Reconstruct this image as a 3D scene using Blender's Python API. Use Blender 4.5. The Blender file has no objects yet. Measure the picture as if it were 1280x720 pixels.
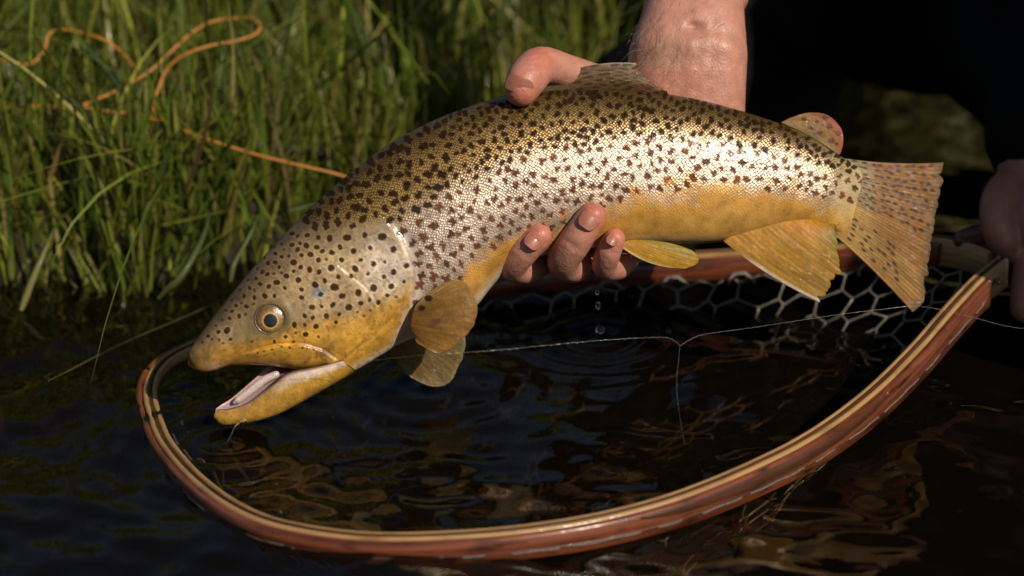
import bpy, math
import numpy as np
from mathutils import Vector, Matrix

rng = np.random.default_rng(11)
R = math.radians
S = bpy.context.scene
COL = S.collection

# ------------------------------------------------------------------ camera
CAM_H, PITCH, LENS = 0.385, R(20.0), 70.0
FPX = 1280 * LENS / 36.0
cam_data = bpy.data.cameras.new('camera')
cam = bpy.data.objects.new('camera', cam_data)
COL.objects.link(cam)
cam.location = (0, 0, CAM_H)
cam.rotation_euler = (math.pi / 2 - PITCH, 0, 0)
cam_data.lens = LENS
cam_data.sensor_width = 36.0
cam_data.clip_start = 0.02
cam_data.clip_end = 3000
cam_data.dof.use_dof = True
cam_data.dof.focus_distance = 0.935
cam_data.dof.aperture_fstop = 5.6
S.camera = cam

# ------------------------------------------------------------------ sky, sun, exposure
SUN_EL, SUN_AZ = R(38.0), R(41.0)          # azimuth measured from straight behind the camera towards its right
sun_dir = Vector((math.sin(SUN_AZ) * math.cos(SUN_EL), -math.cos(SUN_AZ) * math.cos(SUN_EL), math.sin(SUN_EL)))
world = bpy.data.worlds.new('World')
S.world = world
world.use_nodes = True
wn = world.node_tree
bg = wn.nodes['Background']
sky = wn.nodes.new('ShaderNodeTexSky')
sky.sky_type = 'NISHITA'
sky.sun_disc = False
sky.sun_elevation = SUN_EL
sky.sun_rotation = math.pi - SUN_AZ
wn.links.new(sky.outputs[0], bg.inputs[0])
bg.inputs[1].default_value = 0.05
sd = bpy.data.lights.new('sun', 'SUN')
sd.energy = 3.7
sd.angle = R(0.5)
sd.color = (1.0, 0.895, 0.74)
sun = bpy.data.objects.new('sun', sd)
COL.objects.link(sun)
sun.rotation_euler = sun_dir.to_track_quat('Z', 'Y').to_euler()
sun.location = (2, -3, 4)
S.view_settings.view_transform = 'Standard'
S.view_settings.look = 'None'
S.view_settings.exposure = 0.0
S.view_settings.gamma = 1.0
S.view_settings.use_curve_mapping = False
S.cycles.max_bounces = 10
S.cycles.transparent_max_bounces = 16
S.cycles.caustics_reflective = False
S.cycles.caustics_refractive = False
S.cycles.use_denoising = True

# ------------------------------------------------------------------ helpers
FWD = np.array([0, math.cos(PITCH), -math.sin(PITCH)])
UP = np.array([0, math.sin(PITCH), math.cos(PITCH)])
RT = np.array([1.0, 0, 0])
CP = np.array([0, 0, CAM_H])


def P(px, py, d):
    """a point at distance d along the viewing axis (the place was surveyed from the camera)"""
    px, py, d = np.broadcast_arrays(np.asarray(px, float), np.asarray(py, float), np.asarray(d, float))
    return CP + d[..., None] * (FWD + ((px - 640) / FPX)[..., None] * RT + ((360 - py) / FPX)[..., None] * UP)


def PZ(px, py, z):
    """a point at height z"""
    px, py, z = np.broadcast_arrays(np.asarray(px, float), np.asarray(py, float), np.asarray(z, float))
    dr = FWD + ((px - 640) / FPX)[..., None] * RT + ((360 - py) / FPX)[..., None] * UP
    t = (z - CAM_H) / dr[..., 2]
    return CP + t[..., None] * dr


def catmull(pts, n, closed=False):
    """n points evenly spread along a smooth curve through pts"""
    p = np.asarray(pts, float)
    if closed:
        q = np.vstack([p[-1], p, p[0], p[1]])
    else:
        q = np.vstack([2 * p[0] - p[1], p, 2 * p[-1] - p[-2]])
    out = []
    m = len(q) - 3
    for i in range(m):
        t = np.linspace(0, 1, 24, endpoint=False)[:, None]
        a, b, c, d = q[i:i + 4]
        out.append(0.5 * (2 * b + (c - a) * t + (2 * a - 5 * b + 4 * c - d) * t ** 2 + (3 * b - a - 3 * c + d) * t ** 3))
    out = np.vstack(out + [q[-2][None]])
    ln = np.r_[0, np.cumsum(np.linalg.norm(np.diff(out[:, :min(3, out.shape[1])], axis=0), axis=1))]
    s = np.linspace(0, ln[-1], n, endpoint=not closed)
    return np.stack([np.interp(s, ln, out[:, k]) for k in range(out.shape[1])], 1)


def catmull_u(pts, n):
    """smooth curve, even in the parameter of the control points"""
    p = np.asarray(pts, float)
    q = np.vstack([2 * p[0] - p[1], p, 2 * p[-1] - p[-2]])
    u = np.linspace(0, len(p) - 1, n)
    i = np.minimum(u.astype(int), len(p) - 2)
    t = (u - i)[:, None]
    a, b, c, d = q[i], q[i + 1], q[i + 2], q[i + 3]
    return 0.5 * (2 * b + (c - a) * t + (2 * a - 5 * b + 4 * c - d) * t ** 2 + (3 * b - a - 3 * c + d) * t ** 3)


def gridf(nu, nv, cu=False, cv=False, off=0):
    i = np.arange(nu if cu else nu - 1)[:, None]
    j = np.arange(nv if cv else nv - 1)[None, :]
    i2, j2 = (i + 1) % nu, (j + 1) % nv
    a = i * nv + j
    b = i2 * nv + j
    c = i2 * nv + j2
    d = i * nv + j2
    return np.stack(np.broadcast_arrays(a, b, c, d), -1).reshape(-1, 4) + off


class MB:
    """collects vertices, faces and per-vertex attributes for one mesh"""

    def __init__(self):
        self.v, self.f, self.n = [], [], 0
        self.att = {}

    def add(self, v, f, **att):
        v = np.asarray(v, float).reshape(-1, 3)
        self.v.append(v)
        for ff in (f if isinstance(f, list) else [f]):
            self.f.append(np.asarray(ff, int) + self.n)
        for k, a in att.items():
            a = np.asarray(a, float)
            if a.ndim == 1 and len(a) == 3 and k in ('Col', 'grain', 'scale_uv'):
                a = np.broadcast_to(a, (len(v), 3))
            self.att.setdefault(k, []).append(a)
        self.n += len(v)

    def mesh(self, name, smooth=True, origin=None, uv=None):
        v = np.vstack(self.v)
        if origin is not None:
            v = v - np.asarray(origin)
        me = bpy.data.meshes.new(name)
        me.vertices.add(len(v))
        me.vertices.foreach_set('co', v.astype(np.float32).ravel())
        sizes = np.concatenate([np.full(len(f), f.shape[1]) for f in self.f])
        loops = np.concatenate([f.ravel() for f in self.f])
        me.loops.add(len(loops))
        me.loops.foreach_set('vertex_index', loops.astype(np.int32))
        me.polygons.add(len(sizes))
        me.polygons.foreach_set('loop_start', np.r_[0, np.cumsum(sizes)[:-1]].astype(np.int32))
        me.polygons.foreach_set('loop_total', sizes.astype(np.int32))
        me.polygons.foreach_set('use_smooth', np.full(len(sizes), smooth))
        for k, a in self.att.items():
            a = np.concatenate(a)
            if a.ndim == 2:
                if a.shape[1] == 3 and k == 'Col':
                    a = np.c_[a, np.ones(len(a))]
                    at = me.attributes.new(k, 'FLOAT_COLOR', 'POINT')
                    at.data.foreach_set('color', a.astype(np.float32).ravel())
                else:
                    at = me.attributes.new(k, 'FLOAT_VECTOR', 'POINT')
                    at.data.foreach_set('vector', a.astype(np.float32).ravel())
            else:
                at = me.attributes.new(k, 'FLOAT', 'POINT')
                at.data.foreach_set('value', a.astype(np.float32).ravel())
        me.update(calc_edges=True)
        me.validate()
        return me


def link(name, me, mat=None, parent=None, loc=None):
    o = bpy.data.objects.new(name, me)
    COL.objects.link(o)
    if mat is not None and me is not None:
        me.materials.append(mat)
    if parent is not None:
        o.parent = parent
    elif loc is not None:
        o.location = loc
    return o


def put(name, mb, mat, parent=None, loc=None, smooth=True):
    """world-space builder -> object, parented or standing at loc"""
    org = parent_origin(parent) if parent is not None else (loc if loc is not None else np.zeros(3))
    return link(name, mb.mesh(name, smooth, org), mat, parent, None if parent is not None else org)


def parent_origin(o):
    t = np.zeros(3)
    while o is not None:
        t = t + np.array(o.location)
        o = o.parent
    return t


def empty(name, loc, label, cat, group=None):
    o = link(name, None, loc=loc)
    o.empty_display_size = 0.05
    return tag(o, label, cat, group)


def tag(o, label=None, cat=None, group=None, kind=None):
    if label: o['label'] = label
    if cat: o['category'] = cat
    if group: o['group'] = group
    if kind: o['kind'] = kind
    return o


def frames(pts):
    """tangent and two normals along a polyline, without twisting"""
    p = np.asarray(pts, float)
    t = np.gradient(p, axis=0)
    t /= np.linalg.norm(t, axis=1)[:, None] + 1e-12
    n = np.zeros_like(p)
    a = np.array([0, 0, 1.0]) if abs(t[0, 2]) < 0.9 else np.array([1.0, 0, 0])
    v = np.cross(t[0], a)
    v /= np.linalg.norm(v)
    for i in range(len(p)):
        v = v - t[i] * v.dot(t[i])
        v /= np.linalg.norm(v) + 1e-12
        n[i] = v
    return t, n, np.cross(t, n)


def tube(mb, pts, r, k=8, caps=True, **att):
    p = np.asarray(pts, float)
    r = np.broadcast_to(np.asarray(r, float), (len(p),))
    if caps:
        t = p[1] - p[0]
        t /= np.linalg.norm(t)
        e = p[-1] - p[-2]
        e /= np.linalg.norm(e)
        cs = [(1.0, 0.02), (0.9, 0.42), (0.6, 0.8)]
        p = np.vstack([[p[0] - t * r[0] * a for a, b in cs], p, [p[-1] + e * r[-1] * a for a, b in cs[::-1]]])
        r = np.r_[[r[0] * b for a, b in cs], r, [r[-1] * b for a, b in cs[::-1]]]
    t, n, b = frames(p)
    ang = np.linspace(0, 2 * np.pi, k, endpoint=False)
    v = p[:, None] + r[:, None, None] * (np.cos(ang)[None, :, None] * n[:, None] + np.sin(ang)[None, :, None] * b[:, None])
    f = [gridf(len(p), k, cv=True)]
    m = len(p) * k
    f.append(np.array([list(range(k))[::-1], list(range(m - k, m))]))
    mb.add(v, f, **att)


def remesh(mb, voxel, smooth_it=6):
    """one continuous skin round overlapping closed shapes; returns vertices and quads"""
    me = mb.mesh('tmp')
    o = link('tmp', me)
    m = o.modifiers.new('r', 'REMESH')
    m.mode = 'VOXEL'
    m.voxel_size = voxel
    m2 = o.modifiers.new('s', 'SMOOTH')
    m2.iterations = smooth_it
    m2.factor = 0.6
    dg = bpy.context.evaluated_depsgraph_get()
    ev = o.evaluated_get(dg)
    em = ev.to_mesh()
    v = np.zeros(len(em.vertices) * 3)
    em.vertices.foreach_get('co', v)
    lp = np.zeros(len(em.loops), int)
    em.loops.foreach_get('vertex_index', lp)
    ev.to_mesh_clear()
    bpy.data.objects.remove(o)
    bpy.data.meshes.remove(me)
    return v.reshape(-1, 3), lp.reshape(-1, 4)


def sstep(a, b, x):
    t = np.clip((x - a) / (b - a), 0, 1)
    return t * t * (3 - 2 * t)


class Noise2:
    def __init__(self, seed):
        self.g = np.random.default_rng(seed).random((128, 128))

    def __call__(self, x, y):
        x, y = np.asarray(x, float), np.asarray(y, float)
        i, j = np.floor(x).astype(int), np.floor(y).astype(int)
        u, v = x - i, y - j
        u, v = u * u * (3 - 2 * u), v * v * (3 - 2 * v)
        g = self.g
        a, b = g[i % 128, j % 128], g[(i + 1) % 128, j % 128]
        c, d = g[i % 128, (j + 1) % 128], g[(i + 1) % 128, (j + 1) % 128]
        return (a * (1 - u) + b * u) * (1 - v) + (c * (1 - u) + d * u) * v


N1, N2, N3 = Noise2(1), Noise2(2), Noise2(3)


def fbm(n, x, y, o=3):
    s, a, t = 0, 1, 0
    for k in range(o):
        s = s + a * n(x * 2 ** k + 17 * k, y * 2 ** k + 31 * k)
        t += a
        a *= 0.5
    return s / t


def poly_dist(x, y, poly):
    """signed distance to an open polyline (positive on its left-hand side in picture coordinates)"""
    p = np.asarray(poly, float)
    best = np.full(x.shape, 1e9)
    sg = np.zeros(x.shape)
    for a, b in zip(p[:-1], p[1:]):
        d = b - a
        L = d.dot(d)
        t = np.clip(((x - a[0]) * d[0] + (y - a[1]) * d[1]) / L, 0, 1)
        qx, qy = x - (a[0] + t * d[0]), y - (a[1] + t * d[1])
        dd = np.hypot(qx, qy)
        cr = d[0] * (y - a[1]) - d[1] * (x - a[0])
        m = dd < best
        best = np.where(m, dd, best)
        sg = np.where(m, np.sign(cr), sg)
    return best * sg


def lerp(a, b, t):
    t = np.asarray(t)
    return np.asarray(a) * (1 - t[..., None]) + np.asarray(b) * t[..., None]


# ------------------------------------------------------------------ materials
class NT:
    def __init__(self, name):
        self.m = bpy.data.materials.new(name)
        self.m.use_nodes = True
        self.t = self.m.node_tree
        self.t.nodes.clear()
        self.out = self.n('ShaderNodeOutputMaterial')

    def n(self, kind, **kw):
        nd = self.t.nodes.new(kind)
        for k, v in kw.items():
            if k.startswith('i_'):
                nd.inputs[k[2:].replace('_', ' ')].default_value = v
            else:
                setattr(nd, k, v)
        return nd

    def l(self, a, b):
        self.t.links.new(a, b)

    def bsdf(self, **kw):
        b = self.n('ShaderNodeBsdfPrincipled')
        for k, v in kw.items():
            b.inputs[k.replace('_', ' ')].default_value = v
        return b

    def attr(self, name):
        return self.n('ShaderNodeAttribute', attribute_name=name)

    def noise(self, scale, detail=4, vec=None, rough=0.5):
        t = self.n('ShaderNodeTexNoise')
        t.inputs['Scale'].default_value = scale
        t.inputs['Detail'].default_value = detail
        t.inputs['Roughness'].default_value = rough
        if vec is not None:
            self.l(vec, t.inputs['Vector'])
        return t

    def math(self, op, a, b=None, clamp=False):
        m = self.n('ShaderNodeMath', operation=op)
        m.use_clamp = clamp
        for i, x in enumerate((a, b)):
            if x is None: continue
            if isinstance(x, (int, float)):
                m.inputs[i].default_value = x
            else:
                self.l(x, m.inputs[i])
        return m.outputs[0]

    def mix(self, fac, a, b, blend='MIX'):
        m = self.n('ShaderNodeMix', data_type='RGBA', blend_type=blend)
        for s, x in ((m.inputs[0], fac), (m.inputs[6], a), (m.inputs[7], b)):
            if isinstance(x, (int, float)):
                s.default_value = x
            elif isinstance(x, tuple):
                s.default_value = x if len(x) == 4 else x + (1,)
            else:
                self.l(x, s)
        return m.outputs[2]

    def ramp(self, fac, stops):
        r = self.n('ShaderNodeValToRGB')
        e = r.color_ramp.elements
        while len(e) < len(stops): e.new(0.5)
        for el, (p, c) in zip(e, stops):
            el.position = p
            el.color = c if len(c) == 4 else tuple(c) + (1,)
        self.l(fac, r.inputs[0])
        return r.outputs[0]

    def bump(self, h, strength=1.0, dist=0.001, normal=None):
        b = self.n('ShaderNodeBump')
        b.inputs['Strength'].default_value = strength
        b.inputs['Distance'].default_value = dist
        self.l(h, b.inputs['Height'])
        if normal is not None:
            self.l(normal, b.inputs['Normal'])
        return b.outputs[0]

    def done(self, sh):
        self.l(sh, self.out.inputs[0])
        return self.m


def mat_trout_skin():
    t = NT('trout_skin')
    col = t.attr('Col').outputs['Color']
    uv = t.attr('scale_uv').outputs['Vector']
    sc = t.attr('scaly').outputs['Fac']
    sil = t.attr('silver').outputs['Fac']
    mp = t.n('ShaderNodeMapping')
    mp.inputs['Rotation'].default_value = (0, 0, R(45))
    t.l(uv, mp.inputs['Vector'])
    vo = t.n('ShaderNodeTexVoronoi', voronoi_dimensions='2D')
    vo.inputs['Scale'].default_value = 1.0
    vo.inputs['Randomness'].default_value = 0.5
    t.l(mp.outputs[0], vo.inputs['Vector'])
    d = vo.outputs['Distance']
    dome = t.math('SUBTRACT', 1.0, t.math('MULTIPLY', d, d), True)      # dome of each scale
    edge = t.math('MULTIPLY', t.math('MULTIPLY', t.math('SUBTRACT', d, 0.30), 3.0, True), sc)   # skin between scales
    core = t.math('MULTIPLY', t.math('MULTIPLY', t.math('SUBTRACT', 0.36, d), 5.0, True), sc)   # glint of each scale, painted as a bright middle
    spt = t.attr('spot').outputs['Fac']
    olive = t.attr('olive').outputs['Fac']
    rnd = t.n('ShaderNodeSeparateColor')
    t.l(vo.outputs['Color'], rnd.inputs[0])
    core = t.math('MULTIPLY', core, t.math('ADD', 0.35, rnd.outputs[0]), True)
    geo = t.n('ShaderNodeTexCoord')
    nz = t.noise(900, 3, geo.outputs['Object'])
    n5 = t.noise(110, 4, geo.outputs['Object'], 0.65)
    c0 = t.mix(1.0, col, t.ramp(n5.outputs[0], [(0.25, (0.66, 0.62, 0.55)), (0.5, (1, 1, 1)), (0.75, (1.22, 1.2, 1.15))]), 'MULTIPLY')
    dark = t.mix(1.0, c0, (0.40, 0.34, 0.26), 'MULTIPLY')
    e_amt = t.math('ADD', 0.10, t.math('MULTIPLY', olive, 0.65))
    c1 = t.mix(t.math('MULTIPLY', edge, e_amt), c0, dark)
    brt = t.mix(1.0, c0, (2.4, 2.2, 1.75), 'MULTIPLY')
    not_spot = t.math('SUBTRACT', 1.0, spt, True)
    c2 = t.mix(t.math('MULTIPLY', t.math('MULTIPLY', core, t.math('ADD', 0.20, t.math('MULTIPLY', olive, 0.75))), not_spot), c1, brt)
    b = t.bsdf(Roughness=0.36, IOR=1.42)
    t.l(c2, b.inputs['Base Color'])
    t.l(t.math('MULTIPLY', sil, 0.58), b.inputs['Metallic'])
    ro = t.math('MULTIPLY_ADD', nz.outputs[0], 0.22)
    ro.node.inputs[2].default_value = 0.25
    ro = t.math('ADD', ro, t.math('MULTIPLY', t.math('SUBTRACT', n5.outputs[0], 0.5), 0.45), True)
    t.l(ro, b.inputs['Roughness'])
    t.l(t.math('MULTIPLY', not_spot, 0.45), b.inputs['Specular IOR Level'])
    t.l(t.math('MULTIPLY', t.math('SUBTRACT', 0.75, t.math('MULTIPLY', sc, 0.5)), t.math('ADD', 0.35, t.math('MULTIPLY', not_spot, 0.65))), b.inputs['Coat Weight'])
    b.inputs['Coat Roughness'].default_value = 0.13
    h = t.math('MULTIPLY', dome, sc)
    h2 = t.math('ADD', h, t.math('MULTIPLY', nz.outputs[0], 0.12))
    t.l(t.bump(h2, 0.30, 0.0011), b.inputs['Normal'])
    n2 = t.noise(300, 3, geo.outputs['Object'])
    t.l(t.bump(n2.outputs[0], 0.35, 0.0010), b.inputs['Coat Normal'])
    b.inputs['Subsurface Weight'].default_value = 0.04
    b.inputs['Subsurface Radius'].default_value = (0.004, 0.002, 0.001)
    return t.done(b.outputs[0])


def mat_vcol(name, rough=0.4, coat=0.0, trans=0.0, bump=0.0, bscale=500, sss=0.0, spec=0.5, metallic=0.0):
    t = NT(name)
    col = t.attr('Col').outputs['Color']
    geo = t.n('ShaderNodeTexCoord')
    nz = t.noise(bscale, 4, geo.outputs['Object'])
    col2 = t.mix(0.35, col, t.mix(1.0, col, t.ramp(nz.outputs[0], [(0.3, (0.6, 0.6, 0.6)), (0.7, (1.3, 1.3, 1.3))]), 'MULTIPLY'))
    b = t.bsdf(Roughness=rough, Metallic=metallic)
    b.inputs['Specular IOR Level'].default_value = spec
    b.inputs['Coat Weight'].default_value = coat
    b.inputs['Coat Roughness'].default_value = 0.1
    t.l(col2, b.inputs['Base Color'])
    if sss:
        b.inputs['Subsurface Weight'].default_value = sss
        b.inputs['Subsurface Radius'].default_value = (0.006, 0.002, 0.001)
    if bump:
        t.l(t.bump(nz.outputs[0], bump, 0.0008), b.inputs['Normal'])
    if trans and coat > 0.2:                     # a broken film of water
        b.inputs['Coat Roughness'].default_value = 0.06
        n9 = t.noise(650, 2, geo.outputs['Object'])
        t.l(t.bump(n9.outputs[0], 0.9, 0.0012), b.inputs['Coat Normal'])
    if trans:
        tr = t.n('ShaderNodeBsdfTranslucent')
        t.l(col2, tr.inputs[0])
        ms = t.n('ShaderNodeMixShader')
        ms.inputs[0].default_value = trans
        t.l(b.outputs[0], ms.inputs[1])
        t.l(tr.outputs[0], ms.inputs[2])
        return t.done(ms.outputs[0])
    return t.done(b.outputs[0])


def mat_plain(name, c, rough=0.5, noise=0.15, scale=200, bump=0.0, metallic=0.0, spec=0.5, coat=0.0):
    t = NT(name)
    geo = t.n('ShaderNodeTexCoord')
    nz = t.noise(scale, 5, geo.outputs['Object'])
    lo = tuple(x * (1 - noise) for x in c)
    hi = tuple(min(1, x * (1 + noise)) for x in c)
    b = t.bsdf(Roughness=rough, Metallic=metallic)
    b.inputs['Specular IOR Level'].default_value = spec
    b.inputs['Coat Weight'].default_value = coat
    t.l(t.ramp(nz.outputs[0], [(0.3, lo), (0.7, hi)]), b.inputs['Base Color'])
    if bump:
        t.l(t.bump(nz.outputs[0], bump, 0.001), b.inputs['Normal'])
    return t.done(b.outputs[0])


def mat_wood(name, c1, c2, c3, rough=0.32, stain=0.0):
    """grain runs along the attribute 'grain' (metres along, across, up)"""
    t = NT(name)
    g = t.attr('grain').outputs['Vector']
    mp = t.n('ShaderNodeMapping')
    mp.inputs['Scale'].default_value = (14, 520, 520)
    t.l(g, mp.inputs['Vector'])
    n1 = t.noise(1.0, 5, mp.outputs[0], 0.6)
    mp2 = t.n('ShaderNodeMapping')
    mp2.inputs['Scale'].default_value = (45, 190, 190)
    t.l(g, mp2.inputs['Vector'])
    n2 = t.noise(1.0, 3, mp2.outputs[0])
    c = t.ramp(n1.outputs[0], [(0.28, c1), (0.5, c2), (0.75, c3)])
    if stain:
        c = t.mix(t.math('MULTIPLY', t.ramp(n2.outputs[0], [(0.52, (0, 0, 0)), (0.68, (1, 1, 1))]), stain), c, tuple(x * 0.22 for x in c1))
    b = t.bsdf(Roughness=rough)
    b.inputs['Coat Weight'].default_value = 0.5
    b.inputs['Coat Roughness'].default_value = 0.14
    t.l(c, b.inputs['Base Color'])
    t.l(t.bump(n1.outputs[0], 0.25, 0.0005), b.inputs['Normal'])
    mp3 = t.n('ShaderNodeMapping')
    mp3.inputs['Scale'].default_value = (150, 300, 300)
    t.l(g, mp3.inputs['Vector'])
    n3 = t.noise(1.0, 2, mp3.outputs[0])
    t.l(t.bump(n3.outputs[0], 0.7, 0.0010), b.inputs['Coat Normal'])
    return t.done(b.outputs[0])


def mat_water():
    t = NT('river_water')
    geo = t.n('ShaderNodeTexCoord')
    mp = t.n('ShaderNodeMapping')
    mp.inputs['Scale'].default_value = (70, 110, 70)
    t.l(geo.outputs['Object'], mp.inputs['Vector'])
    n1 = t.noise(1.0, 2, mp.outputs[0])
    nb = t.bump(n1.outputs[0], 0.05, 0.004)
    fr = t.n('ShaderNodeFresnel')
    fr.inputs['IOR'].default_value = 1.33
    t.l(nb, fr.inputs['Normal'])
    gl = t.n('ShaderNodeBsdfGlossy')
    gl.inputs['Roughness'].default_value = 0.025
    t.l(nb, gl.inputs['Normal'])
    tr = t.n('ShaderNodeBsdfTransparent')
    tr.inputs[0].default_value = (0.88, 0.86, 0.80, 1)
    silt = t.n('ShaderNodeBsdfDiffuse')                     # fine silt hanging in the water
    silt.inputs[0].default_value = (0.030, 0.020, 0.009, 1)
    m0 = t.n('ShaderNodeMixShader')
    m0.inputs[0].default_value = 0.12
    t.l(tr.outputs[0], m0.inputs[1])
    t.l(silt.outputs[0], m0.inputs[2])
    ms = t.n('ShaderNodeMixShader')
    t.l(fr.outputs[0], ms.inputs[0])
    t.l(m0.outputs[0], ms.inputs[1])
    t.l(gl.outputs[0], ms.inputs[2])
    va = t.n('ShaderNodeVolumeAbsorption')
    va.inputs['Color'].default_value = (0.62, 0.48, 0.22, 1)
    va.inputs['Density'].default_value = 20.0
    t.l(va.outputs[0], t.out.inputs['Volume'])
    return t.done(ms.outputs[0])


def mat_drop():
    t = NT('water_drop')
    g = t.n('ShaderNodeBsdfGlass')
    g.inputs['IOR'].default_value = 1.33
    g.inputs['Roughness'].default_value = 0.0
    return t.done(g.outputs[0])


def mat_ground():
    t = NT('bank_soil')
    geo = t.n('ShaderNodeTexCoord')
    n1 = t.noise(9, 8, geo.outputs['Object'], 0.65)
    n2 = t.noise(140, 4, geo.outputs['Object'])
    c = t.ramp(n1.outputs[0], [(0.3, (0.010, 0.008, 0.005)), (0.55, (0.022, 0.017, 0.009)), (0.75, (0.03, 0.04, 0.012))])
    b = t.bsdf(Roughness=0.9)
    t.l(c, b.inputs['Base Color'])
    t.l(t.bump(n2.outputs[0], 0.8, 0.01), b.inputs['Normal'])
    return t.done(b.outputs[0])


def mat_skin():
    t = NT('skin')
    col = t.attr('Col').outputs['Color']
    geo = t.n('ShaderNodeTexCoord')
    nz = t.noise(160, 5, geo.outputs['Object'], 0.6)
    fine = t.n('ShaderNodeTexVoronoi')
    fine.inputs['Scale'].default_value = 900
    t.l(geo.outputs['Object'], fine.inputs['Vector'])
    c = t.mix(0.55, col, t.mix(1.0, col, t.ramp(nz.outputs[0], [(0.3, (0.72, 0.62, 0.58)), (0.7, (1.2, 1.2, 1.15))]), 'MULTIPLY'))
    b = t.bsdf(Roughness=0.44)
    b.inputs['Specular IOR Level'].default_value = 0.45
    b.inputs['Subsurface Weight'].default_value = 0.12
    b.inputs['Subsurface Radius'].default_value = (0.005, 0.0018, 0.001)
    t.l(c, b.inputs['Base Color'])
    n = t.bump(fine.outputs['Distance'], 0.2, 0.0007)
    t.l(t.bump(nz.outputs[0], 0.36, 0.0014, n), b.inputs['Normal'])
    b.inputs['Coat Weight'].default_value = 0.05
    b.inputs['Coat Roughness'].default_value = 0.25
    return t.done(b.outputs[0])


M = dict(
    fish=mat_trout_skin(),
    fin=mat_vcol('fin_membrane', 0.42, 0.45, 0.36, 0.4, 420, spec=0.25),
    flesh=mat_vcol('mouth_flesh', 0.3, 0.5, 0, 0.4, 700, 0.15),
    eye=mat_vcol('eye_iris', 0.25, 0.5, 0, 0.2, 1500, spec=0.7),
    skin=mat_skin(),
    nail=mat_vcol('fingernail', 0.42, 0.1, 0, 0.1, 300, 0.1, spec=0.35),
    hair=mat_plain('body_hair', (0.10, 0.055, 0.025), 0.5),
    cloth=mat_plain('black_waterproof_cloth', (0.0035, 0.0034, 0.0036), 0.75, 0.3, 60, 0.5, spec=0.12),
    patch=mat_plain('grey_cloth_patch', (0.02, 0.019, 0.018), 0.8, 0.3, 300, 0.3, spec=0.2),
    pale=mat_wood('pale_ash_wood', (0.28, 0.15, 0.055), (0.43, 0.25, 0.10), (0.52, 0.32, 0.14), 0.35, 0.45),
    red=mat_wood('red_rosewood', (0.055, 0.014, 0.007), (0.165, 0.042, 0.016), (0.28, 0.082, 0.032), 0.28, 0.85),
    darkwood=mat_wood('dark_walnut_wood', (0.055, 0.020, 0.010), (0.09, 0.032, 0.015), (0.13, 0.05, 0.022), 0.35, 0.3),
    cord=mat_plain('grey_waxed_cord', (0.15, 0.13, 0.115), 0.5, 0.5, 900, 0.4),
    rubber=mat_plain('clear_rubber_mesh', (0.17, 0.15, 0.12), 0.3, 0.15, 200, coat=0.35),
    water=mat_water(), drop=mat_drop(), ground=mat_ground(),
    grass=mat_vcol('grass_blade', 0.45, 0.1, 0.35, 0.0, 60, spec=0.4),
    line=mat_plain('orange_fly_line', (0.50, 0.20, 0.032), 0.5, 0.12, 90),
    leader=mat_plain('clear_monofilament', (0.30, 0.29, 0.27), 0.15, 0.5, spec=1.0, coat=1.0),
    rod=mat_plain('black_carbon_rod', (0.006, 0.006, 0.008), 0.25, 0.2, coat=0.4),
    steel=mat_plain('dull_steel', (0.22, 0.20, 0.17), 0.4, 0.2, metallic=0.8),
)

# ------------------------------------------------------------------ ground, river bed and bank
BX = np.array([-400, -60, -6, -1.5, -0.6, -0.35, -0.2, -0.1, 0.0, 0.1, 0.2, 0.3, 0.5, 1.2, 4, 60, 400])
BY = np.array([-40, -4, 0.2, 0.80, 0.98, 1.035, 1.06, 1.12, 1.22, 1.38, 1.56, 1.70, 1.95, 2.7, 4.8, 30, 120])


def bank_y(x):
    return np.interp(x, BX, BY) + 0.012 * np.sin(x * 41) + 0.008 * np.sin(x * 97 + 1)


def ground_z(x, y):
    d = (y - bank_y(x))
    rise = -0.30 + 0.33 * sstep(-0.05, 0.035, d)
    slope = 0.14 * np.clip(d, 0, 8) + 0.05 * np.clip(d - 8, 0, 400)
    bumps = 0.03 * (fbm(N1, x * 3 + 40, y * 3 + 40) - 0.5) * sstep(0, 0.2, d)
    far = sstep(-5.5, -7.5, y) * 0.9 + 0.04 * np.clip(-7 - y, 0, 400)   # the other bank, behind the camera
    return rise + slope + bumps + far


def spread(lo, hi, step, far, growth=1.16):
    c = list(np.arange(lo, hi, step))
    s = step
    while c[-1] < far:
        s *= growth
        c.append(c[-1] + s)
    s = step
    while c[0] > -far:
        s *= growth
        c.insert(0, c[0] - s)
    return np.array(c)


gx, gy = spread(-0.7, 0.9, 0.012, 420), spread(0.7, 2.6, 0.012, 420)
X, Y = np.meshgrid(gx, gy, indexing='ij')
mb = MB()
mb.add(np.stack([X, Y, ground_z(X, Y)], -1), gridf(len(gx), len(gy)))
tag(put('ground', mb, M['ground']), 'dark earth of the river bed and grassy bank', kind='structure')

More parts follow.
